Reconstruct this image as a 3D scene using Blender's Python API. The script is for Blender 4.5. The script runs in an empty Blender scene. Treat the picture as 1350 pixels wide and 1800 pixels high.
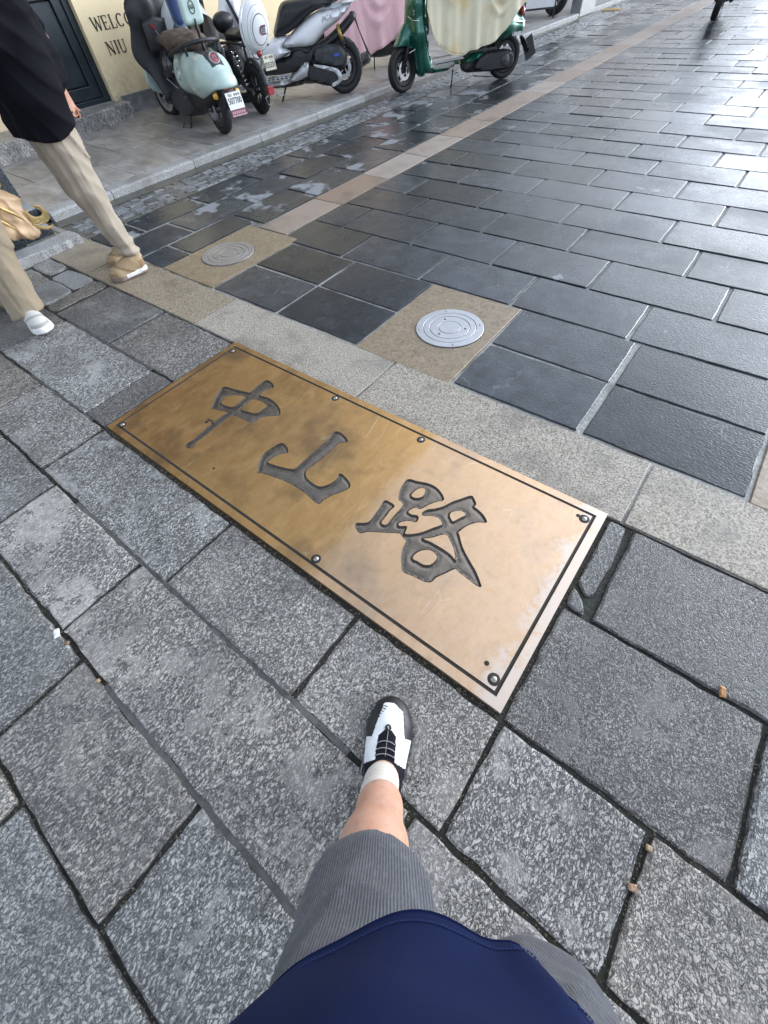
import bpy, bmesh, math, random
import numpy as np
from mathutils import Vector, Matrix, geometry

random.seed(7)
scene = bpy.context.scene
COL = scene.collection
rad = math.radians

# ------------------------------------------------------------------ camera
cam_d = bpy.data.cameras.new('camera')
cam = bpy.data.objects.new('camera', cam_d)
COL.objects.link(cam)
cam_d.sensor_fit = 'VERTICAL'
cam_d.sensor_height = 24.0
cam_d.sensor_width = 18.0
cam_d.lens = 24.0 * 701.36 / 1800.0
cam_d.clip_start = 0.01
cam_d.clip_end = 500.0
RX = Vector((0.79510522, 0.60285268, -0.06615389))
RY = Vector((0.46622058, -0.67734712, -0.56906876))
RZ = Vector((-0.38787378, 0.42162724, -0.81962455))
CAM_H = 1.305
mw = Matrix((RX, -RY, -RZ)).transposed().to_4x4()
mw.translation = Vector((0, 0, CAM_H))
cam.matrix_world = mw
scene.camera = cam

# ------------------------------------------------------------------ sky, sun, exposure (overcast after rain)
SUN_EL, SUN_AZ = rad(16), rad(26)
world = bpy.data.worlds.new('World')
scene.world = world
world.use_nodes = True
wt = world.node_tree
wt.nodes.clear()
sky = wt.nodes.new('ShaderNodeTexSky')
sky.sky_type = 'NISHITA'
sky.sun_disc = False
sky.sun_elevation = SUN_EL
sky.sun_rotation = SUN_AZ
sky.altitude = 50
sky.air_density = 1.0
sky.dust_density = 1.5
sky.ozone_density = 1.5
hs = wt.nodes.new('ShaderNodeHueSaturation')
hs.inputs['Saturation'].default_value = 0.22
bg = wt.nodes.new('ShaderNodeBackground')
bg.inputs['Strength'].default_value = 0.15
wo = wt.nodes.new('ShaderNodeOutputWorld')
wt.links.new(sky.outputs[0], hs.inputs['Color'])
tint = wt.nodes.new('ShaderNodeMix')
tint.data_type = 'RGBA'
tint.blend_type = 'MULTIPLY'
tint.inputs[0].default_value = 1.0
tint.inputs[7].default_value = (0.885, 0.985, 1.14, 1.0)
wt.links.new(hs.outputs[0], tint.inputs[6])
wt.links.new(tint.outputs[2], bg.inputs['Color'])
wt.links.new(bg.outputs[0], wo.inputs['Surface'])

sun_d = bpy.data.lights.new('sun', 'SUN')
sun_d.energy = 0.5
sun_d.angle = rad(120)
sun_d.color = (1.0, 0.97, 0.92)
sun = bpy.data.objects.new('sun', sun_d)
COL.objects.link(sun)
sdir = Vector((math.sin(SUN_AZ) * math.cos(SUN_EL), math.cos(SUN_AZ) * math.cos(SUN_EL), math.sin(SUN_EL)))
sun.rotation_euler = sdir.to_track_quat('Z', 'Y').to_euler()
sun.location = (0, 0, 20)

vs = scene.view_settings
vs.view_transform = 'Standard'
vs.look = 'None'
vs.exposure = 1.52
vs.gamma = 1.0
vs.use_curve_mapping = False

# ------------------------------------------------------------------ object helpers
def setp(o, label=None, cat=None, group=None, kind=None):
    if label: o['label'] = label
    if cat: o['category'] = cat
    if group: o['group'] = group
    if kind: o['kind'] = kind
    return o

def link(name, me, parent=None, mat=None, smooth=False):
    o = bpy.data.objects.new(name, me)
    COL.objects.link(o)
    if mat is not None and len(me.materials) == 0:
        me.materials.append(mat)
    if smooth and len(me.polygons):
        me.polygons.foreach_set('use_smooth', [True] * len(me.polygons))
    if parent is not None:
        o.parent = parent
    return o

def mesh(name, v, f, parent=None, mat=None, smooth=False):
    me = bpy.data.meshes.new(name)
    me.from_pydata([tuple(map(float, p)) for p in v], [], [tuple(int(i) for i in q) for q in f])
    me.update()
    return link(name, me, parent, mat, smooth)

def thing(name, label, cat, loc=(0, 0, 0), rz=0.0, group=None, tilt=0.0):
    o = bpy.data.objects.new(name, None)
    COL.objects.link(o)
    o.location = loc
    o.rotation_euler = (tilt, 0, rz)
    o.empty_display_size = 0.1
    return setp(o, label, cat, group)

class MB:
    """collects shapes into one mesh"""
    def __init__(s): s.v = []; s.f = []
    def add(s, v, f):
        n = len(s.v); s.v += [tuple(p) for p in v]; s.f += [tuple(i + n for i in q) for q in f]; return s
    def box(s, lo, hi):
        x0, y0, z0 = lo; x1, y1, z1 = hi
        return s.add([(x0,y0,z0),(x1,y0,z0),(x1,y1,z0),(x0,y1,z0),(x0,y0,z1),(x1,y0,z1),(x1,y1,z1),(x0,y1,z1)],
                     [(0,3,2,1),(4,5,6,7),(0,1,5,4),(1,2,6,5),(2,3,7,6),(3,0,4,7)])
    def bar(s, a, b, w, d, up=(0,0,1)):
        a = Vector(a); b = Vector(b); t = (b - a).normalized(); u = Vector(up)
        if abs(t.dot(u)) > .98: u = Vector((1,0,0))
        r = t.cross(u).normalized() * w / 2; u = r.cross(t).normalized() * d / 2
        P = [p + i * r + j * u for p in (a, b) for i, j in ((-1,-1),(1,-1),(1,1),(-1,1))]
        return s.add(P, [(0,1,2,3),(7,6,5,4),(0,4,5,1),(1,5,6,2),(2,6,7,3),(3,7,4,0)])
    def tube(s, pts, r, n=10, cap=True):
        pts = [Vector(p) for p in pts]
        rs = r if isinstance(r, (list, tuple)) else [r] * len(pts)
        V = []; F = []; u = None
        for i, p in enumerate(pts):
            t = (pts[min(i+1, len(pts)-1)] - pts[max(i-1, 0)]).normalized()
            if u is None: u = t.orthogonal().normalized()
            u = (u - t * u.dot(t)).normalized(); w = t.cross(u)
            for k in range(n):
                a = 2 * math.pi * k / n
                V.append(p + (u * math.cos(a) + w * math.sin(a)) * rs[i])
        for i in range(len(pts)-1):
            for k in range(n):
                F.append((i*n+k, i*n+(k+1)%n, (i+1)*n+(k+1)%n, (i+1)*n+k))
        if cap:
            F.append(tuple(range(n-1, -1, -1))); F.append(tuple((len(pts)-1)*n+k for k in range(n)))
        return s.add(V, F)
    def lathe(s, prof, n=32, axis='Y', c=(0,0,0), closed=False):
        V = []; F = []; m = len(prof)
        for i in range(n):
            a = 2*math.pi*i/n; ca, sa = math.cos(a), math.sin(a)
            for r, h in prof:
                p = (r*ca, h, r*sa) if axis == 'Y' else ((r*ca, r*sa, h) if axis == 'Z' else (h, r*ca, r*sa))
                V.append((p[0]+c[0], p[1]+c[1], p[2]+c[2]))
        for i in range(n):
            j = (i+1) % n
            for k in range(m if closed else m-1):
                k2 = (k+1) % m
                F.append((i*m+k, i*m+k2, j*m+k2, j*m+k) if axis != 'Y' else (i*m+k, j*m+k, j*m+k2, i*m+k2))
        return s.add(V, F)
    def build(s, name, mat, parent=None, smooth=False, bevel=0):
        o = mesh(name, s.v, s.f, parent, mat, smooth)
        if bevel:
            b = o.modifiers.new('bevel', 'BEVEL'); b.width = bevel; b.segments = 2; b.limit_method = 'ANGLE'
        return o

def autosmooth(o, ang=35):
    me = o.data
    me.polygons.foreach_set('use_smooth', [True]*len(me.polygons))
    try: me.set_sharp_from_angle(angle=rad(ang))
    except Exception: pass
    return o

def catmull(pts, n=6, closed=True):
    out = []; m = len(pts); P = [np.array(p, float) for p in pts]
    rng = range(m) if closed else range(m-1)
    for i in rng:
        p0, p1, p2, p3 = (P[(i-1) % m], P[i], P[(i+1) % m], P[(i+2) % m]) if closed else (P[max(i-1,0)], P[i], P[i+1], P[min(i+2,m-1)])
        for k in range(n):
            t = k/n
            out.append(0.5*((2*p1) + (-p0+p2)*t + (2*p0-5*p1+4*p2-p3)*t*t + (-p0+3*p1-3*p2+p3)*t**3))
    if not closed: out.append(P[-1])
    return [tuple(p) for p in out]

def inside(px, py, loop):
    L = np.array(loop); x0, y0 = L[:,0], L[:,1]; x1, y1 = np.roll(x0,-1), np.roll(y0,-1)
    c = np.zeros(len(px), bool)
    for a, b, d, e in zip(x0, y0, x1, y1):
        if b == e: continue
        m = ((b > py) != (e > py)) & (px < (d-a)*(py-b)/(e-b)+a)
        c ^= m
    return c

def dist_loops(P, loops):
    d = np.full(len(P), 1e9)
    for L in loops:
        A = np.array(L); B = np.roll(A, -1, 0)
        for a, b in zip(A, B):
            ab = b-a; q = ab@ab
            if q == 0: continue
            t = np.clip(((P-a)@ab)/q, 0, 1)
            d = np.minimum(d, np.hypot(*(P-a-t[:,None]*ab).T))
    return d

def resample(loop, step):
    out = []
    for i in range(len(loop)):
        a = np.array(loop[i]); b = np.array(loop[(i+1) % len(loop)]); n = max(1, int(np.hypot(*(b-a))/step))
        for k in range(n): out.append(tuple(a+(b-a)*k/n))
    return out

def puff(name, loop, w, mat, parent=None, y0=0.0, edge=0.02, rim=0.004, smooth_n=4, step=0.03, one_side=False, yfun=None, holes=()):
    """a side-view outline (x,z) swollen into a rounded solid of half width w about y=y0"""
    if smooth_n: loop = catmull(loop, smooth_n)
    loops = [resample(loop, step)] + [resample(hh, step) for hh in holes]
    pts = []; edges = []
    for L in loops:
        n = len(pts); pts += L; edges += [(n+i, n+(i+1) % len(L)) for i in range(len(L))]
    A = np.array(loops[0]); lo = A.min(0); hi = A.max(0)
    gx, gy = np.meshgrid(np.arange(lo[0], hi[0], step), np.arange(lo[1], hi[1], step))
    G = np.c_[gx.ravel(), gy.ravel()]
    m = inside(G[:,0], G[:,1], loops[0])
    for L in loops[1:]: m &= ~inside(G[:,0], G[:,1], L)
    G = G[m]
    if len(G):
        d = dist_loops(G, loops); G = G[d > step*.4]
    r = geometry.delaunay_2d_cdt([Vector(p) for p in pts]+[Vector(p) for p in G], edges, [], 0, 1e-5)
    V = np.array([tuple(p) for p in r[0]]); T = [t for t in r[2]]
    C = np.array([V[list(t)].mean(0) for t in T])
    m = inside(C[:,0], C[:,1], loops[0])
    for L in loops[1:]: m &= ~inside(C[:,0], C[:,1], L)
    T = [t for t, k in zip(T, m) if k]
    d = dist_loops(V, loops)
    q = np.clip(d/edge, 0, 1)
    hw = rim + (w-rim)*np.sqrt(np.maximum(0, 1-(1-q)**2))
    yo = np.array([yfun(x, z) for x, z in V]) if yfun else np.zeros(len(V))
    n = len(V)
    vv = [(p[0], y0+o+h_, p[1]) for p, h_, o in zip(V, hw, yo)]+[(p[0], y0+o-(rim if one_side else h_), p[1]) for p, h_, o in zip(V, hw, yo)]
    ff = []
    ec = {}
    for t in T:
        a = V[list(t)]
        if np.cross(a[1]-a[0], a[2]-a[0]) > 0: t = t[::-1]
        ff.append(tuple(t)); ff.append(tuple(i+n for i in reversed(t)))
        for i in range(len(t)):
            e = (t[i], t[(i+1) % len(t)]); ec[e] = 1
    for (a, b) in list(ec):
        if (b, a) not in ec: ff.append((b, a, a+n, b+n))
    o = mesh(name, vv, ff, parent, mat)
    return autosmooth(o, 50)

# ------------------------------------------------------------------ signed distance bodies (organic shapes)
def surface_nets(D, lo, step):
    nx, ny, nz = D.shape
    S = D < 0
    c = np.zeros((nx-1, ny-1, nz-1), int)
    for i in (0,1):
        for j in (0,1):
            for k in (0,1): c += S[i:nx-1+i, j:ny-1+j, k:nz-1+k]
    act = (c > 0) & (c < 8)
    idx = np.argwhere(act)
    if len(idx) == 0: return np.zeros((0,3)), []
    num = np.full(act.shape, -1); num[act] = np.arange(len(idx))
    acc = np.zeros((len(idx), 3)); cnt = np.zeros(len(idx))
    I, J, K = idx.T
    corners = [(i,j,k) for i in (0,1) for j in (0,1) for k in (0,1)]
    for a in corners:
        for ax in range(3):
            if a[ax]: continue
            b = list(a); b[ax] = 1
            va = D[I+a[0], J+a[1], K+a[2]]; vb = D[I+b[0], J+b[1], K+b[2]]
            m = (va < 0) != (vb < 0)
            t = np.where(m, va/np.where(m, va-vb, 1), 0)
            p = np.tile(np.array(a, float), (len(idx), 1)); p[:, ax] = t
            acc[m] += p[m]; cnt[m] += 1
    V = lo + (idx + acc/cnt[:,None])*step
    F = []
    for ax in range(3):
        u, v = (ax+1) % 3, (ax+2) % 3
        sl0 = [slice(None)]*3; sl1 = [slice(None)]*3
        sl0[ax] = slice(0, -1); sl1[ax] = slice(1, None)
        A = S[tuple(sl0)]; B = S[tuple(sl1)]
        e = np.argwhere(A != B)
        ok = (e[:,u] > 0) & (e[:,v] > 0) & (e[:,u] < D.shape[u]-1) & (e[:,v] < D.shape[v]-1)
        e = e[ok]
        flip = A[tuple(e.T)]
        def at(du, dv):
            q = e.copy(); q[:,u] += du; q[:,v] += dv; return num[tuple(q.T)]
        q = np.c_[at(-1,-1), at(0,-1), at(0,0), at(-1,0)]
        q[~flip] = q[~flip][:, ::-1]
        F += q.tolist()
    return V, F

class SDF:
    def __init__(s, lo, hi, step):
        s.lo = np.array(lo, float); s.step = step
        n = np.ceil((np.array(hi)-s.lo)/step).astype(int)+1
        s.ax = [s.lo[i]+np.arange(n[i])*step for i in range(3)]
        s.D = np.full(tuple(n), 0.25)
    def sub(s, lo, hi):
        return tuple(slice(max(0, int((lo[i]-s.lo[i])/s.step)), max(0, min(len(s.ax[i]), int((hi[i]-s.lo[i])/s.step)+2))) for i in range(3))
    def pts(s, sl):
        return np.meshgrid(*[s.ax[i][sl[i]] for i in range(3)], indexing='ij')
    def comb(s, sl, d, k):
        D = s.D[sl]
        if k > 0:
            h = np.clip(.5+.5*(D-d)/k, 0, 1)
            s.D[sl] = D*(1-h)+d*h-k*h*(1-h)
        else: s.D[sl] = np.minimum(D, d)
    def rc(s, a, b, ra, rb, k=.02, sc=(1,1,1)):
        a = np.array(a, float); b = np.array(b, float); sc = np.array(sc, float)
        R = max(ra, rb)*max(sc)+.09
        sl = s.sub(np.minimum(a,b)-R, np.maximum(a,b)+R)
        X, Y, Z = s.pts(sl)
        if X.size == 0: return s
        A = a/sc; ab = b/sc-A; q = max(ab@ab, 1e-9)
        X = X/sc[0]-A[0]; Y = Y/sc[1]-A[1]; Z = Z/sc[2]-A[2]
        t = np.clip((X*ab[0]+Y*ab[1]+Z*ab[2])/q, 0, 1)
        d = (np.sqrt((X-t*ab[0])**2+(Y-t*ab[1])**2+(Z-t*ab[2])**2)-(ra+(rb-ra)*t))*min(sc)
        s.comb(sl, d, k); return s
    def chain(s, pts, rs, k=.02, sc=(1,1,1)):
        for i in range(len(pts)-1): s.rc(pts[i], pts[i+1], rs[i], rs[i+1], k, sc)
        return s
    def box(s, c, hs_, r=.01, k=.02, rot=None):
        c = np.array(c, float); R = float(np.linalg.norm(hs_))+.08
        sl = s.sub(c-R, c+R); X, Y, Z = s.pts(sl)
        P = np.stack([X-c[0], Y-c[1], Z-c[2]], -1)
        if rot is not None: P = P@np.array(rot)
        q = np.abs(P)-(np.array(hs_)-r)
        d = np.linalg.norm(np.maximum(q,0), axis=-1)+np.minimum(q.max(-1),0)-r
        s.comb(sl, d, k); return s
    def field(s, fn):      # D = fn(D, X, Y, Z)
        X, Y, Z = np.meshgrid(*s.ax, indexing='ij'); s.D = fn(s.D, X, Y, Z); return s
    def surf(s, o, d, far=.6):      # first point outside the solid along a ray started inside
        o = np.array(o, float); d = np.array(d, float); d /= np.linalg.norm(d)
        for t in np.arange(0, far, .002):
            p = o+d*t; i = [int(round((p[k]-s.lo[k])/s.step)) for k in range(3)]
            if any(a < 0 or a >= n for a, n in zip(i, s.D.shape)): break
            if s.D[tuple(i)] > 0: break
        return p
    def build(s, name, mat, parent=None, pick=None):
        V, F = surface_nets(s.D, s.lo, s.step)
        if pick is None:
            return mesh(name, V, F, parent, mat, True)
        out = []; Fa = np.array(F); C = V[Fa].mean(1); lab = pick(C)
        for k, (nm, mt) in enumerate(zip(name, mat)):
            f = Fa[lab == k]
            if len(f) == 0: continue
            u, inv = np.unique(f, return_inverse=True)
            out.append(mesh(nm, V[u], inv.reshape(f.shape), parent if not out else out[0], mt, True))
        return out

def text_mesh(name, txt, size, M4, mat, parent, extrude=0.0008, shear=0.0, bold=0.0, sx=1.0):
    cu = bpy.data.curves.new(name, 'FONT'); cu.body = txt; cu.size = size; cu.extrude = extrude
    cu.align_x = 'CENTER'; cu.align_y = 'CENTER'; cu.shear = shear; cu.offset = bold; cu.resolution_u = 3
    o = bpy.data.objects.new('tmp_text', cu); COL.objects.link(o)
    dg = bpy.context.evaluated_depsgraph_get(); dg.update()
    me = bpy.data.meshes.new_from_object(o.evaluated_get(dg))
    bpy.data.objects.remove(o); bpy.data.curves.remove(cu)
    me.transform(Matrix.Diagonal((sx, 1, 1, 1))); me.transform(M4); me.name = name; me.materials.clear()
    return link(name, me, parent, mat)

def frame4(origin, xdir, ydir):
    x = Vector(xdir).normalized(); y = Vector(ydir); z = x.cross(y).normalized(); y = z.cross(x)
    m = Matrix((x, y, z)).transposed().to_4x4(); m.translation = Vector(origin); return m

# ------------------------------------------------------------------ materials
class NT:
    def __init__(s, name):
        s.m = bpy.data.materials.new(name); s.m.use_nodes = True; s.t = s.m.node_tree; s.t.nodes.clear()
        s.out = s.n('ShaderNodeOutputMaterial'); s.b = s.n('ShaderNodeBsdfPrincipled')
        s.l(s.b.outputs[0], s.out.inputs[0])
    def n(s, t, **kw):
        q = s.t.nodes.new(t)
        for k, v in kw.items(): setattr(q, k, v)
        return q
    def l(s, a, b): s.t.links.new(a, b)
    def put(s, sock, v):
        if isinstance(v, bpy.types.NodeSocket): s.l(v, sock)
        elif isinstance(v, (tuple, list)) and len(v) == 3 and sock.type == 'RGBA': sock.default_value = (*v, 1)
        else: sock.default_value = v
    def set(s, **kw):
        for k, v in kw.items(): s.put(s.b.inputs[k.replace('_', ' ')], v)
        return s
    def coord(s, kind='Object', rnd=False, scale=(1,1,1), rot=(0,0,0)):
        tc = s.n('ShaderNodeTexCoord'); o = tc.outputs[kind]
        if rnd:
            oi = s.n('ShaderNodeObjectInfo'); ml = s.n('ShaderNodeMath', operation='MULTIPLY'); s.l(oi.outputs['Random'], ml.inputs[0]); ml.inputs[1].default_value = 61.7
            ad = s.n('ShaderNodeVectorMath', operation='ADD'); s.l(o, ad.inputs[0]); s.l(ml.outputs[0], ad.inputs[1]); o = ad.outputs[0]
        if scale != (1,1,1) or rot != (0,0,0):
            mp = s.n('ShaderNodeMapping'); mp.inputs['Scale'].default_value = scale; mp.inputs['Rotation'].default_value = rot
            s.l(o, mp.inputs['Vector']); o = mp.outputs[0]
        return o
    def rand(s):
        return s.n('ShaderNodeObjectInfo').outputs['Random']
    def noise(s, vec, scale, detail=4, rough=.55, dist=0.0):
        q = s.n('ShaderNodeTexNoise'); s.l(vec, q.inputs['Vector']); q.inputs['Scale'].default_value = scale
        q.inputs['Detail'].default_value = detail; q.inputs['Roughness'].default_value = rough; q.inputs['Distortion'].default_value = dist
        return q.outputs[0]
    def voro(s, vec, scale, feature='F1'):
        q = s.n('ShaderNodeTexVoronoi', feature=feature); s.l(vec, q.inputs['Vector']); q.inputs['Scale'].default_value = scale
        return q.outputs['Distance']
    def ramp(s, fac, stops, interp='LINEAR'):
        q = s.n('ShaderNodeValToRGB'); r = q.color_ramp; r.interpolation = interp
        while len(r.elements) < len(stops): r.elements.new(.5)
        for e, (p, c) in zip(r.elements, stops):
            e.position = p; e.color = (*c, 1) if isinstance(c, (tuple, list)) else (c, c, c, 1)
        s.l(fac, q.inputs[0]); return q.outputs[0]
    def mix(s, fac, a, b, blend='MIX'):
        q = s.n('ShaderNodeMix', data_type='RGBA', blend_type=blend)
        s.put(q.inputs[0], fac); s.put(q.inputs[6], a); s.put(q.inputs[7], b); return q.outputs[2]
    def math(s, op, a, b=0.5, c=None):
        q = s.n('ShaderNodeMath', operation=op); s.put(q.inputs[0], a); s.put(q.inputs[1], b)
        if c is not None: s.put(q.inputs[2], c)
        return q.outputs[0]
    def rng(s, v, a, b, c, d):
        q = s.n('ShaderNodeMapRange'); s.put(q.inputs[0], v)
        for i, x in enumerate((a, b, c, d)): s.put(q.inputs[i+1], x)
        return q.outputs[0]
    def bump(s, h, strength=.3, dist=.01, prev=None):
        q = s.n('ShaderNodeBump'); s.put(q.inputs['Strength'], strength); q.inputs['Distance'].default_value = dist; s.l(h, q.inputs['Height'])
        if prev is not None: s.l(prev, q.inputs['Normal'])
        s.l(q.outputs[0], s.b.inputs['Normal']); return q.outputs[0]
    def sep(s, vec):
        q = s.n('ShaderNodeSeparateXYZ'); s.l(vec, q.inputs[0]); return q.outputs

def plain(name, col, rough=.5, metal=0.0, var=.15, scale=14, bump=0.0, bscale=120, coat=0.0, bdist=.002, **kw):
    q = NT(name); c = q.coord(rnd=True)
    n = q.noise(c, scale, 5)
    lo = tuple(x*(1-var*1.6) for x in col); hi = tuple(min(1, x*(1+var)) for x in col)
    q.set(Base_Color=q.ramp(n, [(.3, lo), (.7, hi)]), Roughness=q.rng(n, .3, .7, max(.03, rough*.8), min(1, rough*1.15)), Metallic=metal)
    if coat: q.set(Coat_Weight=coat, Coat_Roughness=.06)
    if bump: q.bump(q.noise(c, bscale, 3), bump, bdist)
    if kw: q.set(**kw)
    return q.m
# ------------------------------------------------------------------ stone materials
def granite_mat(name, dark, mid, light, stretch=(1,.55,1), scale=122, bump=.6, turn=1.3):
    q = NT(name)
    c0 = q.coord(rnd=True)
    r = q.rand()
    r2 = q.math('FRACT', q.math('MULTIPLY', r, 13.7)); r3 = q.math('FRACT', q.math('MULTIPLY', r, 7.13))
    mp = q.n('ShaderNodeMapping'); q.l(c0, mp.inputs['Vector']); mp.inputs['Scale'].default_value = stretch
    cx = q.n('ShaderNodeCombineXYZ'); q.l(q.rng(r2, 0, 1, -turn*.5, turn*.5), cx.inputs[2]); q.l(cx.outputs[0], mp.inputs['Rotation'])
    c = mp.outputs[0]
    n1 = q.noise(c, scale*.95, 2.5, .55, .4)
    n1b = q.noise(c, scale*.70, 3, .6, .4)
    n2 = q.noise(c0, 310, 2, .65)
    n3 = q.noise(c0, 5.5, 5, .6)
    n4 = q.noise(c0, 21, 5, .7)
    worm = q.rng(q.math('ABSOLUTE', q.math('SUBTRACT', n1, .5)), .0, .10, 0.0, 1.0)
    h = q.math('ADD', q.math('ADD', q.math('MULTIPLY', worm, .30), q.math('MULTIPLY', n1b, .42)), q.math('MULTIPLY', n2, .40))
    col = q.ramp(h, [(.37, dark), (.55, mid), (.63, mid), (.75, light)])
    wear = q.ramp(q.math('ADD', q.math('MULTIPLY', n3, .68), q.math('MULTIPLY', n4, .32)), [(.525, 0.0), (.565, 1.0)])
    smooth = q.mix(n2, tuple(x*.62 for x in light), tuple(x*.95 for x in light))
    wearf = q.math('MULTIPLY', wear, q.rng(r, 0, 1, .10, .60))
    col = q.mix(wearf, col, smooth)
    damp = q.ramp(q.math('ADD', q.math('MULTIPLY', q.noise(c0, 2.6, 4, .6), .8), q.math('MULTIPLY', n4, .2)), [(.44, 0.0), (.58, 1.0)])
    col = q.mix(q.math('MULTIPLY', damp, .5), col, q.mix(1.0, col, (.42,.43,.45), 'MULTIPLY'))
    hsv = q.n('ShaderNodeHueSaturation'); q.l(col, hsv.inputs['Color'])
    q.put(hsv.inputs['Value'], q.rng(r, 0, 1, .68, 1.08)); q.put(hsv.inputs['Saturation'], 1.0)
    tint = q.ramp(r3, [(0.0, (1.0,1.0,.985)), (.5, (1.04,1.0,.94)), (1.0, (1.08,1.0,.89))])
    col = q.mix(1.0, hsv.outputs[0], tint, 'MULTIPLY')
    # lichen and grime films
    gr = q.ramp(q.noise(c0, 11, 6, .7), [(.55, 0.0), (.68, 1.0)])
    col = q.mix(q.math('MULTIPLY', gr, .35), col, (.05,.048,.038))
    q.set(Base_Color=col, Roughness=q.math('SUBTRACT', q.rng(n1, .35, .65, .36, .62), q.math('MULTIPLY', damp, .14)), Specular_IOR_Level=.5)
    hh = q.math('ADD', q.math('ADD', q.math('MULTIPLY', worm, .45), q.math('MULTIPLY', n1b, .75)), q.math('MULTIPLY', n2, .18))
    q.bump(hh, q.rng(wearf, 0, .7, bump, bump*.4), .010)
    return q.m

M_GRAN = granite_mat('hammered granite', (.026,.026,.025), (.168,.167,.164), (.55,.54,.52))
M_GRAN2 = granite_mat('dark hammered granite', (.016,.016,.016), (.092,.092,.092), (.34,.338,.33), stretch=(1,.85,1), scale=140, bump=.5)
M_GRANL = granite_mat('pale hammered granite', (.035,.035,.034), (.24,.238,.232), (.64,.63,.61), stretch=(1,.75,1), scale=108)

def speckle_mat(name, a, b, c_, scale=150):
    q = NT(name); c = q.coord(rnd=True); r = q.rand()
    n = q.noise(c, scale, 3, .7); n2 = q.noise(c, 4, 5, .6)
    col = q.ramp(n, [(.34, a), (.47, b), (.6, c_)])
    stain = q.ramp(n2, [(.5, 0.0), (.66, 1.0)])
    col = q.mix(q.math('MULTIPLY', stain, .5), col, (.10,.088,.07))
    hsv = q.n('ShaderNodeHueSaturation'); q.l(col, hsv.inputs['Color']); q.put(hsv.inputs['Value'], q.rng(r, 0, 1, .82, 1.1))
    q.put(hsv.inputs['Saturation'], q.rng(r, 0, 1, 1.25, .75))
    q.set(Base_Color=hsv.outputs[0], Roughness=q.rng(n2, .3, .7, .62, .42))
    q.bump(n, .35, .004)
    return q.m
M_BAND = speckle_mat('flamed beige granite', (.075,.061,.044), (.265,.224,.166), (.47,.415,.335), 140)
M_STRIP = speckle_mat('pinkish beige granite', (.12,.083,.060), (.27,.200,.150), (.42,.34,.28), 170)
M_KERB = speckle_mat('pale kerb granite', (.10,.10,.098), (.25,.25,.245), (.42,.42,.41), 130)
M_STEP = granite_mat('rough split granite', (.05,.052,.055), (.24,.245,.25), (.52,.525,.53), stretch=(.7,1,.5), scale=50, bump=.8)

def sand_mat():
    q = NT('sawn tan stone'); c = q.coord(rnd=True)
    n = q.noise(c, 26, 6, .65, 1.5); n2 = q.noise(c, 190, 2)
    col = q.ramp(n, [(.3, (.15,.11,.065)), (.5, (.27,.205,.13)), (.7, (.36,.285,.19))])
    col = q.mix(q.math('MULTIPLY', n2, .35), col, (.09,.065,.04))
    cr = q.ramp(q.voro(q.coord(rnd=True), 38), [(.02, 1.0), (.07, 0.0)])
    col = q.mix(q.math('MULTIPLY', cr, .6), col, (.05,.038,.025))
    q.set(Base_Color=col, Roughness=q.rng(n, .3, .7, .5, .3)); q.bump(q.math('ADD', n, q.math('MULTIPLY', n2, .3)), .3, .006); return q.m
M_SAND = sand_mat()

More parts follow.
